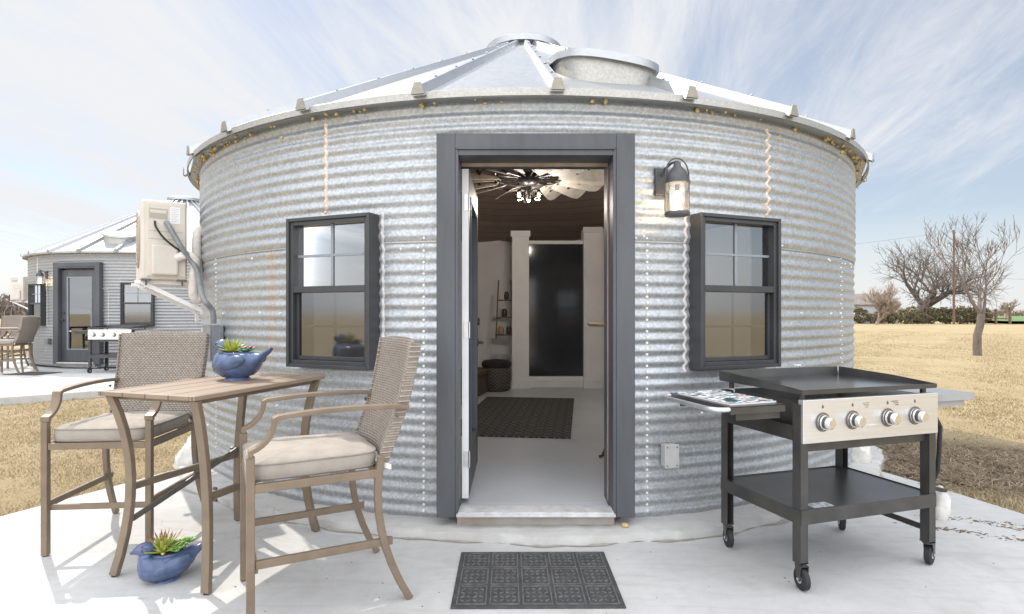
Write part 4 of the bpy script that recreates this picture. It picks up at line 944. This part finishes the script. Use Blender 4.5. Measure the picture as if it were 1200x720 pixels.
# ------------------------------------------------------------------ outdoor air conditioner units on brackets
def make_ac():
    root = thing('air_conditioner', 'cream air conditioner unit on a bracket at the left side of the near bin', 'air conditioner', group='outdoor air conditioner units')
    # local: end panel faces -y, width in x, unit runs back in +y
    W, D, Hh = 0.33, 0.80, 0.657; b = MB(); b.box((0, D/2, Hh/2), (W, D, Hh)); body = b.build('cabinet', 'ac', root, bevel=0.018)
    b = MB(); b.box((0.012, -0.006, Hh/2), (W-0.05, 0.012, Hh-0.05)); b.build('end_panel', 'ac', root, bevel=0.006)
    b = MB(); b.box((0.0, -0.03, 0.160), (0.19, 0.045, 0.25)); b.build('valve_cover', 'ac', root, bevel=0.014)
    b = MB(); b.box((-0.045, -0.0125, 0.545), (0.13, 0.004, 0.085)).box((0.012, -0.0125, 0.335), (0.25, 0.002, 0.006)).box((0.012, -0.0125, 0.40), (0.25, 0.002, 0.004)); b.build('panel_recess', 'ac_dark', root, bevel=0.003)
    b = MB(); b.box((-0.045, -0.014, 0.56), (0.12, 0.008, 0.03)); b.build('panel_handle', 'ac', root, bevel=0.004)
    b = MB(); b.box((0.075, -0.0135, 0.54), (0.075, 0.002, 0.14)); lab = b.build('rating_label', 'paper', root)
    b = MB()
    for k in range(8): b.box((0.075-0.004*(k % 3), -0.015, 0.595-0.015*k), (0.055-0.008*(k % 3), 0.001, 0.003))
    b.build('label_print', 'grey_box', lab)
    b = MB(); b.lathe([(0.235, 0), (0.25, 0), (0.25, 0.012), (0.235, 0.012)], 40, cap=False)
    for rr in (0.05, 0.09, 0.13, 0.17, 0.21): b.tube([(rr*cos(2*pi*i/32), rr*sin(2*pi*i/32), 0.01) for i in range(32)], 0.0025, 6, closed=True)
    for k in range(8): b.cyl((0, 0, 0.01), (0.24*cos(pi*k/4), 0.24*sin(pi*k/4), 0.01), 0.0025, n=6)
    g = b.build('fan_grille', 'ac_dark', root, loc=(-W/2, 0.36, 0.36), rot=(0, R_(-90), 0))
    b = MB()
    for y in (0.10, 0.72):
        b.box((0.055, y, -0.022), (0.52, 0.03, 0.03)); b.bar([(-0.15, y-0.02, -0.03), (0.31, y-0.02, -0.27)], (0, 1, 0), 0.012, 0.035); b.box((0.325, y, -0.18), (0.03, 0.03, 0.36))
    b.box((-0.10, 0.41, -0.045), (0.03, 0.66, 0.012)); b.build('bracket', 'white', root, bevel=0.002)
    b = MB()
    for x in (-0.13, 0.13): b.box((x, 0.06, -0.004), (0.07, 0.10, 0.014)); b.cyl((x, 0.02, 0.004), (x, 0.02, -0.05), 0.008, n=8)
    b.build('mounting_foot', 'brace', root)
    return root
ac = make_ac(); ac.location = (-2.906, 4.747, 1.587); ac.rotation_euler = (0, 0, R_(36))
bpy.context.view_layer.update()
am = ac.matrix_basis; bmx = binr.matrix_basis
def world_tube(name, label, cat, pts, r, m, n=10):
    # smooth path (Catmull-Rom)
    P = [Vector(p) for p in pts]; Q = [P[0]*2-P[1]]+P+[P[-1]*2-P[-2]]; out = []
    for i in range(1, len(Q)-2):
        for k in range(6):
            t = k/6; a, b_, c, d = Q[i-1], Q[i], Q[i+1], Q[i+2]
            out.append(0.5*((2*b_)+(-a+c)*t+(2*a-5*b_+4*c-d)*t*t+(-a+3*b_-3*c+d)*t**3))
    out.append(P[-1]); o0 = P[0].copy(); mb = MB(); mb.tube([p-o0 for p in out], r, n)
    o = mb.build(name, m, None, smooth=60, loc=o0); tag(o, label, cat); return o
db = bmx @ on_wall(-45.0, 1.225, 0.05)
world_tube('conduit', 'grey flexible conduit from the near air conditioner down to the switch box', 'conduit', [am @ Vector((0.01, -0.02, 0.475)), am @ Vector((0.03, -0.075, 0.43)), am @ Vector((0.11, -0.10, 0.27)), am @ Vector((0.22, -0.12, 0.09)), db+Vector((-0.07, -0.03, 0.21)), db+Vector((-0.005, -0.01, 0.10)), db], 0.021, 'conduit')
world_tube('control_cable', 'thin black cable curving across the end of the near air conditioner', 'cable', [am @ Vector((-0.07, -0.012, 0.48)), am @ Vector((-0.065, -0.05, 0.43)), am @ Vector((-0.01, -0.06, 0.34)), am @ Vector((0.09, -0.05, 0.255)), am @ Vector((0.15, 0.0, 0.24)), am @ Vector((0.22, 0.06, 0.24))], 0.008, 'rubber')
wl = lambda a, z, off: bmx @ on_wall(a, z, off)
world_tube('refrigerant_line', 'pale insulated pipe looping from the near air conditioner into the bin wall', 'pipe', [am @ Vector(p) for p in ((0.08, -0.03, 0.18), (0.16, -0.06, 0.21), (0.22, -0.06, 0.16), (0.21, -0.02, 0.02), (0.21, 0.0, -0.12), (0.245, 0.02, -0.17), (0.265, 0.02, -0.06), (0.245, 0.01, 0.15), (0.235, 0.0, 0.32), (0.255, 0.02, 0.43), (0.31, 0.05, 0.44), (0.37, 0.07, 0.43))], 0.036, 'insul', 12)
ac2 = copy_tree(ac); ac2.location = (-13.35, 15.3, 1.66); ac2.rotation_euler = (0, 0, R_(12)); tag(ac2, 'small cream air conditioner on the left side of the far bin house', 'air conditioner')

# ------------------------------------------------------------------ inside the near bin
def fan():
    root = thing('windmill_fan', 'large windmill style ceiling fan with two rows of pale blades inside the near bin', 'ceiling fan', (0.20, 6.72, 2.90))
    b = MB(); b.cyl((0, 0, 0.08), (0, 0, 1.30), 0.016, n=10).cyl((0, 0, 1.20), (0, 0, 1.27), 0.08, 0.06, 20); b.build('down_rod', 'black', root, smooth=40)
    b = MB(); b.lathe([(0.03, 0.12), (0.10, 0.10), (0.13, 0.05), (0.13, -0.03), (0.10, -0.07), (0.04, -0.09)], 28); b.build('motor', 'black', root, smooth=40)
    n = 15
    ring = MB()
    for rr in (0.40, 0.66): ring.tube([(rr*cos(2*pi*i/48), rr*sin(2*pi*i/48), 0.0) for i in range(48)], 0.008, 6, closed=True)
    for k in range(n):
        a = 2*pi*(k+0.5)/n; ring.cyl((0.11*cos(a), 0.11*sin(a), 0), (0.72*cos(a), 0.72*sin(a), 0), 0.007, n=6)
    ring.build('blade_ring', 'black', root)
    for k in range(n):
        a = 2*pi*(k+0.5)/n; q = Vector((cos(a), sin(a), 0)); t = Vector((-q.y, q.x, 0)); pit = R_(-30+(7, -5, 3, -8, 5)[k % 5]); sd_ = t*cos(pit)+Vector((0, 0, 1))*sin(pit); nm = q.cross(sd_)
        b = MB(); rings = []
        for i in range(8):
            f = i/7; r = 0.40+0.57*f; hw = (0.085+0.125*f)*(1.0 if i < 6 else 0.90 if i == 6 else 0.62); z0 = 0.0
            e = 0.0 if f < 0.99 else 0
            row = []
            for u in (-1, -0.5, 0, 0.5, 1):
                c = 0.028*(1-u*u)*f; rr = r-(0.05*abs(u)**2 if i == 7 else 0)
                row.append(q*rr+sd_*hw*u+nm*(c-0.012))
            rings.append(row+[p+nm*0.005 for p in row[::-1]])
        b.ringloft(rings); bl = b.build('blade', 'blade', root, smooth=30)
        c = MB()
        for rr, u in ((0.44, 0), (0.64, 0.3), (0.64, -0.3), (0.80, 0)):
            p = q*rr+sd_*u*0.12; c.cyl(p-nm*0.012, p+nm*0.028, 0.016, n=8)
        c.build('blade_bolt', 'black', bl)
    b = MB(); b.cyl((0, 0, -0.09), (0, 0, -0.26), 0.035, 0.022, 14)
    for k in range(3):
        a = pi/2*k; b.tube([(0.03*cos(a), 0.03*sin(a), -0.14), (0.09*cos(a), 0.09*sin(a), -0.12), (0.115*cos(a), 0.115*sin(a), -0.15)], 0.008, 6)
        b.cyl((0.115*cos(a), 0.115*sin(a), -0.13), (0.115*cos(a), 0.115*sin(a), -0.165), 0.020, 0.024, 12)
    b.build('light_kit', 'black', root, smooth=40)
    for k in range(3):
        a = pi/2*k; p = Vector((0.115*cos(a), 0.115*sin(a), -0.205))
        g = MB(); g.ball(p, (0.055, 0.055, 0.058), u=18, v=12); gl = g.build('glass_shade', 'glass', root, smooth=70)
        g = MB(); g.ball(p+Vector((0, 0, 0.008)), (0.019, 0.019, 0.026), u=12, v=8); g.build('bulb', 'bulb', gl, smooth=60)
        l = bpy.data.lights.new('bulb_light', 'POINT'); l.energy = 10; l.color = (1, 0.90, 0.80); l.shadow_soft_size = 0.05
        lo = bpy.data.objects.new('bulb_light', l); C.objects.link(lo); lo.parent = root; lo.location = p+Vector((0.0, 0, -0.11))
fan()
def rug():
    m = mat('rug_pattern', (0.05, 0.05, 0.05), 0.95); t = m.node_tree; b = t.nodes['Principled BSDF']
    tc = N(t, 'ShaderNodeTexCoord'); s = N(t, 'ShaderNodeSeparateXYZ'); t.links.new(tc.outputs['Object'], s.inputs[0])
    fx = mathn(t, 'ABSOLUTE', mathn(t, 'SUBTRACT', mathn(t, 'FRACT', mathn(t, 'MULTIPLY', s.outputs[0], 5.2)), 0.5))
    fy = mathn(t, 'ABSOLUTE', mathn(t, 'SUBTRACT', mathn(t, 'FRACT', mathn(t, 'MULTIPLY', s.outputs[1], 3.6)), 0.5))
    d = mathn(t, 'ADD', fx, fy); k = mathn(t, 'LESS_THAN', mathn(t, 'ABSOLUTE', mathn(t, 'SUBTRACT', mathn(t, 'FRACT', mathn(t, 'MULTIPLY', d, 3.0)), 0.5)), 0.14)
    n = N(t, 'ShaderNodeTexNoise'); t.links.new(tc.outputs['Object'], n.inputs['Vector']); n.inputs['Scale'].default_value = 30
    t.links.new(mixc(t, mathn(t, 'MULTIPLY', k, n.outputs['Fac']), (0.034, 0.033, 0.033), (0.26, 0.24, 0.215)), b.inputs['Base Color'])
    o = MB().box((0, 0, 0.006), (1.22, 2.52, 0.012)).build('rug', m, None, loc=(0.10, 6.67, 0.121), rot=(0, 0, R_(-7))); tag(o, 'dark patterned runner rug on the grey floor just inside the open door', 'rug')
rug()
def basket():
    root = thing('basket', 'round dark lidded basket on the floor left of the inner partition', 'basket', (-0.24, 8.75, 0.121))
    b = MB(); b.lathe([(0.18, 0), (0.21, 0.03), (0.225, 0.2), (0.215, 0.36), (0.20, 0.37)], 28); b.build('body', M['wicker_dark'], root, smooth=40)
    b = MB(); b.lathe([(0.225, 0.371), (0.23, 0.39), (0.23, 0.43), (0.20, 0.46), (0.05, 0.48)], 28); b.build('lid', 'rubber', root, smooth=40)
M['wicker_dark'] = wicker('wicker_dark', (0.19, 0.17, 0.15), (0.06, 0.05, 0.045), 90, 40)
basket()
def bench():
    root = thing('bench', 'low dark brown bench along the inner wall behind the open door', 'bench', (-0.66, 8.1, 0.121), R_(-12))
    b = MB(); b.box((0, 0, 0.32), (0.42, 1.5, 0.06)); b.build('seat', 'bench_wood', root, bevel=0.005)
    b = MB(); b.box((0, 0, 0.15), (0.38, 1.44, 0.28)); b.build('base', 'bench_wood', root, bevel=0.005)
M['bench_wood'] = mat('bench_wood', (0.11, 0.075, 0.055), 0.6, var=0.3, vscale=10)
bench()
def ladder_shelf():
    root = thing('ladder_shelf', 'small dark ladder shelf holding pots on the pale inner wall', 'shelf', (-0.12, 9.25, 0.9))
    for s in (-1, 1): MB().bar([(s*0.14, -0.10, 0.0), (s*0.10, 0.06, 0.95)], (1, 0, 0), 0.022, 0.03).build('rail', 'bench_wood', root)
    for k in range(3): MB().box((0, -0.07+0.045*k, 0.06+0.28*k), (0.30-0.03*k, 0.16-0.03*k, 0.02)).build('shelf', 'bench_wood', root)
    for k, (x, z, r, m) in enumerate(((-0.06, 0.07, 0.05, 'oak'), (0.07, 0.07, 0.045, 'black'), (0.0, 0.35, 0.045, 'black'), (0.03, 0.63, 0.04, 'black'))):
        o = MB().lathe([(r*0.75, 0), (r, 0.02), (r, 0.09), (r*0.7, 0.12), (r*0.6, 0.13)], 16).build('pot', m, None, smooth=40, loc=Vector((-0.12+x, 9.25-0.08+0.045*int(z/0.25), 0.90+z+0.003)))
        tag(o, ['small tan pot on the lowest tier of the ladder shelf', 'dark pot beside the tan one on the ladder shelf', 'dark pot on the middle tier of the ladder shelf', 'dark pot on the top tier of the ladder shelf'][k], 'pot', 'pots on the ladder shelf')
ladder_shelf()
def bar_table():
    root = thing('bar_table', 'small round wooden bar table just inside the door at the right', 'table', (1.02, 4.75, 0.121))
    b = MB(); b.lathe([(0.05, 1.075), (0.37, 1.075), (0.385, 1.085), (0.385, 1.10), (0.375, 1.108), (0.05, 1.108)], 40); b.build('tabletop', 'oak', root, smooth=40)
    b = MB(); b.cyl((0, 0, 0.1), (0, 0, 1.075), 0.03, n=14); b.build('column', 'black', root, smooth=40)
    for k in range(4):
        a = pi*0.12+pi/2*k+pi*0.5; b = MB(); b.tube([(0.0, 0, 0.46), (0.12*cos(a), 0.12*sin(a), 0.40), (0.24*cos(a), 0.24*sin(a), 0.14), (0.30*cos(a), 0.30*sin(a), 0.02), (0.33*cos(a), 0.33*sin(a), 0.014)], 0.014, 8); b.build('leg', 'black', root, smooth=60)
bar_table()
hk = thing('towel_hook', 'black double hook on the inner partition wall at the right', 'hook', (1.62, 9.07, 1.70), R_(21.7))
MB().box((0, -0.004, 0), (0.06, 0.008, 0.09)).build('plate', 'black', hk); MB().tube([(0, -0.01, 0.01), (0, -0.07, 0.0), (0, -0.09, 0.04)], 0.009, 8).build('prong', 'black', hk)

# ------------------------------------------------------------------ the far bin's patio things
bm2 = bin2.matrix_basis; Z2 = 0.08
g2 = copy_tree(grd); g2.location = (-8.28, 11.95, Z2); g2.rotation_euler = (0, 0, R_(3)); tag(g2, 'black griddle with steel front standing by the far bin house window', 'griddle')
t2 = copy_tree(tab); t2.location = (-10.70, 12.0, Z2); t2.rotation_euler = (0, 0, R_(-70)); tag(t2, 'tall patio table at the left edge of the photo, beside the far bin house', 'table')
c3 = copy_tree(ch); c3.location = (-10.62, 11.6, Z2); c3.rotation_euler = (0, 0, R_(-80)); tag(c3, 'tall wicker backed chair on the far patio, right of the small distant table', 'chair')
c4 = copy_tree(ch); c4.location = (-11.5, 12.6, Z2); c4.rotation_euler = (0, 0, R_(10)); tag(c4, 'tall chair on the far patio behind the distant table at the left edge', 'chair')
door_mat('dark door mat on the far patio in front of the closed door', (-9.75, 11.55, Z2), R_(-8))

# ------------------------------------------------------------------ trees, hedge, pole, shed, fence
def tree(name, label, cat, loc, height, r0, fork, levels, spread, m, seed, group, lean=0.0, sub=(3, 4), up=0.25, minr=0.006, trunk_m=None, asym=1.0):
    rg = random.Random(seed); root = thing(name, label, cat, loc, 0, group); tb, cb = MB(), MB()
    def grow(b, p, d, ln, r, lev):
        segs = 4 if lev < 3 else 3; pts = [p.copy()]; rs = [r]; q = p.copy(); dd = d.copy(); r1 = r*(0.62 if lev else 0.8)
        for i in range(segs):
            dd = (dd+Vector((rg.uniform(-1, 1), rg.uniform(-1, 1), rg.uniform(-0.6, 1)*up*1.5))*0.20).normalized(); q = q+dd*ln/segs; pts.append(q.copy()); rs.append(r+(r1-r)*(i+1)/segs)
        b.tube(pts, rs, 10 if lev == 0 else 6 if lev < 3 else 4)
        if lev >= levels: return
        nb = rg.randint(*sub)
        for k in range(nb):
            f = 1.0 if k == 0 else rg.uniform(0.35, 1.0)
            if lev == 0: f = rg.uniform(0.86, 1.0)
            idx = f*segs; i0 = min(int(idx), segs-1); pp = pts[i0].lerp(pts[i0+1], idx-i0); rr = rs[i0]+(rs[i0+1]-rs[i0])*(idx-i0)
            az = rg.uniform(0, 2*pi) if lev else 2*pi*k/nb+rg.uniform(-0.4, 0.4); ax = dd.orthogonal().normalized(); ax = Matrix.Rotation(az, 3, dd) @ ax
            an = spread*rg.uniform(0.6, 1.2)*(0.6 if k == 0 and lev else 1.0); nd = (dd*cos(an)+ax*sin(an)+Vector((0, 0, up))).normalized()
            grow(cb, pp, nd, ln*rg.uniform(0.60, 0.86)*(1.0 if lev else asym), max(minr, rr*(0.72 if k == 0 else rg.uniform(0.45, 0.65))), lev+1)
    d0 = Vector((lean, 0, 1)).normalized(); grow(tb, Vector((0, 0, -0.05)), d0, fork, r0, 0)
    tb.build('trunk', trunk_m or m, root, smooth=60); cb.build('crown', m, root, smooth=60)
    return root
TG = 'bare trees'
tree('bare_tree', 'slender young leafless tree with brown trunk, standing alone on the dry lawn', 'tree', (14.85, 18.1, GZ), 4.7, 0.125, 1.40, 6, 0.62, 'bark', 156, TG, 0.10, (3, 3), 0.20, 0.0055, asym=0.98)
tree('bare_tree', 'massive old leafless tree with dark spreading limbs behind the hedge', 'tree', (59.5, 82, GZ), 14, 0.80, 2.6, 5, 0.95, 'bark_far', 8, TG, 0.0, (4, 5), 0.14, 0.022, asym=2.3)
tree('bare_tree', 'pale many stemmed leafless tree in front of the grey shed', 'tree', (45.0, 70, GZ), 6, 0.22, 0.5, 5, 0.55, 'twig_pale', 9, TG, 0.0, (4, 5), 0.30, 0.022, asym=4.2)
tree('bare_tree', 'low wide leafless tree at the far right edge behind the fence', 'tree', (80, 92, GZ), 7, 0.25, 0.8, 5, 0.6, 'twig_pale', 33, TG, 0.0, (3, 4), 0.2, 0.03, asym=1.8)

def shrub(loc, sx, sz, seed, label):
    rg = np.random.default_rng(seed); n = 900
    root = thing('hedge_shrub', label, 'shrub', loc, 0, 'shrubs in the far hedge')
    u = rg.normal(size=(n, 3)); u /= np.linalg.norm(u, axis=1)[:, None]; rad = rg.uniform(0.55, 1.0, n)**0.6
    lob = 1+0.25*np.sin(u[:, 0]*5+seed)*np.sin(u[:, 2]*6+seed*2)
    c = u*(rad*lob)[:, None]*np.array([sx, sx*0.8, sz*0.52]); c[:, 2] += sz*0.5; c[:, 2] = np.abs(c[:, 2])
    a = rg.normal(size=(n, 3)); a /= np.linalg.norm(a, axis=1)[:, None]; b = np.cross(a, rg.normal(size=(n, 3))); b /= np.linalg.norm(b, axis=1)[:, None]
    s = rg.uniform(0.07, 0.20, n)[:, None]
    v = np.stack([c-a*s, c+b*s*0.6, c+a*s, c-b*s*0.6], 1).reshape(-1, 3); f = np.arange(4*n).reshape(-1, 4)
    link('foliage', npmesh('foliage', v, f), ['hedge', 'hedge_brown', 'hedge'][seed % 3], root)
    b2 = MB()
    for k in range(5): b2.cyl((0, 0, -0.05), (rg.uniform(-.5, .5)*sx, rg.uniform(-.5, .5)*sx, sz*0.7), 0.05, 0.015, 6)
    b2.build('stem', 'bark_far', root)
xs = [48.2, 50.2, 52.0, 54.0, 55.8, 57.6, 59.4, 61.2, 63.0, 64.6]
ords = 'first second third fourth fifth sixth seventh eighth ninth tenth eleventh twelfth thirteenth fourteenth'.split()
for i, x in enumerate(xs): shrub((x, 78+random.uniform(-0.7, 0.7), GZ), random.uniform(1.1, 1.6), random.uniform(1.5, 2.4), i, '%s brownish green shrub of the far hedge, counted from the shed' % ords[i])
def pole(loc, h, label, arm=True, r=0.15):
    root = thing('utility_pole', label, 'pole', loc, 0, 'utility poles'); b = MB(); b.cyl((0, 0, -0.2), (0, 0, h), r, r*0.7, 12); b.build('post', 'pole', root, smooth=50)
    if arm:
        b = MB(); b.lathe([(0.16, 0), (0.22, 0.05), (0.22, 0.75), (0.16, 0.82)], 16, (0.42, 0, h-2.1)); b.build('transformer', 'grey_box', root, smooth=40)
        b = MB(); b.cyl((0, 0, h-1.5), (0.42, 0, h-1.5), 0.03, n=8).cyl((0.0, 0, h-0.3), (0.35, 0, h-0.3), 0.03, n=8); b.build('bracket', 'conduit', root)
    return root
pole((58.4, 75, GZ), 12.4, 'tall brown wooden utility pole with a small transformer beside the big bare tree')
pole((63.4, 70, GZ), 3.6, 'short dark wooden post near the fence, right of the utility pole', False, 0.13)
def wire(p, q, sag, r, label):
    p, q = Vector(p), Vector(q); pts = [p.lerp(q, i/16)-Vector((0, 0, sag*4*(i/16)*(1-i/16))) for i in range(17)]; o = MB().tube([x-p for x in pts], r, 5).build('power_line', 'wire', None, loc=p); tag(o, label, 'wire')
wire((58.4, 75, 12.2), (10, 120, 12.0), 1.2, 0.015, 'thin power line running left from the utility pole towards the bin')
wire((58.4, 75, 6.2), (110, 68, 6.4), 0.8, 0.015, 'thin low power line running right from the utility pole')
def shed():
    root = thing('shed', 'long low grey shed with brown pitched roof beyond the lawn', 'shed', (48.0, 84, GZ), 0)
    w_, d_, e_, rg = 7.4, 5, 2.7, 4.2
    b = MB(); b.ringloft([[(-w_, -d_/2, 0), (-w_, d_/2, 0), (-w_, d_/2, e_), (-w_, 0, rg-0.1), (-w_, -d_/2, e_)], [(w_, -d_/2, 0), (w_, d_/2, 0), (w_, d_/2, e_), (w_, 0, rg-0.1), (w_, -d_/2, e_)]]); wl_ = b.build('wall', 'siding', root)
    b = MB()
    for s in (-1, 1): b.ringloft([[(x, s*(d_/2+0.35), e_-0.15), (x, 0, rg), (x, 0, rg+0.12), (x, s*(d_/2+0.35), e_-0.03)] for x in (-w_-0.3, w_+0.3)])
    b.build('roof', 'shingle', root)
    b = MB(); b.box((-2.5, -d_/2-0.02, 1.5), (1.0, 0.06, 1.0)); b.build('window', 'frame', root)
shed()
def fence():
    root = thing('rail_fence', 'short wooden rail fence at the far right, beside the green field', 'fence', (62.9, 76, GZ))
    for x in (0, 1.9, 3.8): MB().cyl((x, 0, -0.1), (x, 0, 2.0 if x != 3.8 else 2.2), 0.16, n=8).build('post', 'pole', root)
    for z in (0.7, 1.5): MB().box((1.9, -0.05, z), (3.8, 0.06, 0.16)).build('rail', 'pole', root)
fence()
gf = MB(); gf.quad((66.9, 76, GZ+0.35), (220, 70, GZ+0.35), (320, 260, GZ+0.35), (150, 260, GZ+0.35)); gfo = gf.build('green_field', 'green_field'); tag(gfo, kind='structure')
bf = MB(); bf.ringloft([[(110+i*60, 300, GZ-0.5), (110+i*60, 330, 4.2+0.8*sin(i*1.3)), (110+i*60, 900, 5.0)] for i in range(13)], close=False, cap=False); bo = bf.build('hills', mat('far_field', (0.27, 0.21, 0.15), 0.95, var=0.2, vscale=0.02)); tag(bo, kind='structure')
# distant wooded horizon: one mass of tiny twigs
def treeline(name, x0, x1, y, hmax, n, seed, kindcol):
    rg = np.random.default_rng(seed); x = rg.uniform(x0, x1, n); top = hmax*(0.55+0.25*np.sin(x*0.11+seed)+0.2*np.sin(x*0.37)); z = rg.uniform(0, 1, n)**0.8*np.maximum(top, 0.6)
    c = np.stack([x, y+rg.uniform(-8, 8, n), z+GZ], 1); a = rg.normal(size=(n, 3))*[0.4, 0.4, 1]; a /= np.linalg.norm(a, axis=1)[:, None]; b = np.cross(a, rg.normal(size=(n, 3))); b /= np.linalg.norm(b, axis=1)[:, None]
    s = rg.uniform(0.5, 1.2, n)[:, None]
    v = np.stack([c-a*s, c+b*s*0.22, c+a*s, c-b*s*0.22], 1).reshape(-1, 3); o = link(name, npmesh(name, v, np.arange(4*n).reshape(-1, 4)), kindcol); tag(o, kind='stuff')
M['far_wood'] = mat('far_wood', (0.20, 0.165, 0.145), 0.95, var=0.3, vscale=0.2)
treeline('far_trees', -210, -118, 150, 6.5, 9000, 3, 'far_wood')
treeline('far_trees', 60, 330, 262, 5.0, 9000, 4, 'far_wood')

# ------------------------------------------------------------------ dry grass, straw
def poly_in(px, py, poly):
    ins = np.zeros(len(px), bool); n = len(poly)
    for i in range(n):
        x0, y0 = poly[i]; x1, y1 = poly[(i+1) % n]; c = ((y0 > py) != (y1 > py)) & (px < (x1-x0)*(py-y0)/(y1-y0+1e-12)+x0); ins ^= c
    return ins
def blades(name, n, xr, yr, hmin, hmax, wd, cols, seed, dens=1.0, flat=0.6):
    rg = np.random.default_rng(seed)
    d = yr[0]*(yr[1]/yr[0])**rg.uniform(0, 1, n); y = d; k = rg.uniform(xr[0], xr[1], n); x = k*d
    keep = ~(poly_in(x, y, patio_poly) | poly_in(x, y, patio2_poly)) & ((x-BX)**2+(y-BY)**2 > (R+0.1)**2) & ((x+9.2)**2+(y-16)**2 > 3.6**2)
    x, y = x[keep], y[keep]; n = len(x); sc = np.clip(y/6.0, 0.7, 4.0)
    cl = 0.62+0.25*np.sin(x*3.1+1)*np.sin(y*2.7)+0.25*np.sin(x*7.3+y*2)*np.sin(y*6.1-x*3); h = rg.uniform(hmin, hmax, n)*cl
    a = rg.uniform(0, 2*pi, n); wx, wy = np.cos(a)*wd*sc**0.8, np.sin(a)*wd*sc**0.8; ln = rg.uniform(0.2, 1.3, n)*h*flat*1.6; b = rg.uniform(0, 2*pi, n)
    z = np.full(n, GZ-0.005)
    v = np.stack([np.stack([x-wx, y-wy, z], 1), np.stack([x+wx, y+wy, z], 1), np.stack([x+np.cos(b)*ln, y+np.sin(b)*ln, z+h], 1)], 1).reshape(-1, 3)
    o = link(name, npmesh(name, v, np.arange(3*n).reshape(-1, 3)), cols); tag(o, kind='stuff'); return o
M['grass_blade'] = mat('dry_grass_blade', (0.52, 0.43, 0.285), 0.9, col2=(0.40, 0.32, 0.195), vscale=3.0)
M['grass_green'] = mat('green_grass_blade', (0.27, 0.27, 0.095), 0.9, col2=(0.34, 0.27, 0.12), vscale=1.1)
blades('grass', 100000, (-1.0, -0.40), (3.6, 22), 0.015, 0.050, 0.005, 'grass_blade', 1)
blades('grass', 140000, (0.52, 1.0), (3.6, 45), 0.015, 0.050, 0.005, 'grass_blade', 2)
blades('grass', 16000, (0.52, 1.0), (6, 45), 0.015, 0.05, 0.006, 'grass_green', 3)
def straw():
    rg = np.random.default_rng(5); n = 9000; x = rg.uniform(2.9, 5.4, n); y = rg.uniform(4.0, 6.3, n)
    keep = ~poly_in(x, y, patio_poly) & ((x-3.9)**2/1.7+(y-5.1)**2/1.2 < rg.uniform(0.4, 1.2, n)) & ((x-BX)**2+(y-BY)**2 > (R+0.15)**2); x, y = x[keep], y[keep]; n = len(x)
    a = rg.uniform(0, 2*pi, n); L = rg.uniform(0.05, 0.17, n); z = GZ+rg.uniform(0.0, 0.07, n); dz = rg.normal(0, 0.02, n); wx, wy = -np.sin(a)*0.003, np.cos(a)*0.003; dx, dy = np.cos(a)*L, np.sin(a)*L
    v = np.stack([np.stack([x-wx, y-wy, z], 1), np.stack([x+wx, y+wy, z], 1), np.stack([x+dx+wx, y+dy+wy, np.maximum(z+dz, GZ)+0.004], 1), np.stack([x+dx-wx, y+dy-wy, np.maximum(z+dz, GZ)+0.004], 1)], 1).reshape(-1, 3)
    o = link('straw', npmesh('straw', v, np.arange(4*n).reshape(-1, 4)), 'straw'); tag(o, kind='stuff')
straw()
def dirt():
    b = MB()
    for i in range(420):
        cx, cy, L, W = random.choice(((2.62, 3.42, 0.10, 0.02), (2.95, 3.55, 0.16, 0.03), (3.15, 3.40, 0.10, 0.018), (3.02, 3.22, 0.12, 0.02)))
        u = random.gauss(0, L); x = cx+u; y = cy-0.35*u+random.gauss(0, W); q_ = random.uniform(0.0015, 0.0075); b.ico((x, y, 0.001), (q_*random.uniform(1, 2.4), q_, q_*0.25), 1, 0.4)
    for i in range(40):
        x, y = random.uniform(-1.6, 2.6), random.uniform(2.3, 3.1); s_ = random.uniform(0.0015, 0.004); b.ico((x, y, 0.001), (s_*1.5, s_, s_*0.5), 1, 0.3)
    o = b.build('dirt_crumbs', 'dirt'); tag(o, kind='stuff')
dirt()
for a, lab in (((0.66, 3.315, 0.058), 'yellow lump of dried foam on the step at the right foot of the door frame'),):
    b = MB(); b.ico((0, 0, 0.008), (0.022, 0.016, 0.013), 2, 0.12); o = b.build('foam_lump', 'foam', None, smooth=60, loc=a); tag(o, lab, 'foam lump')
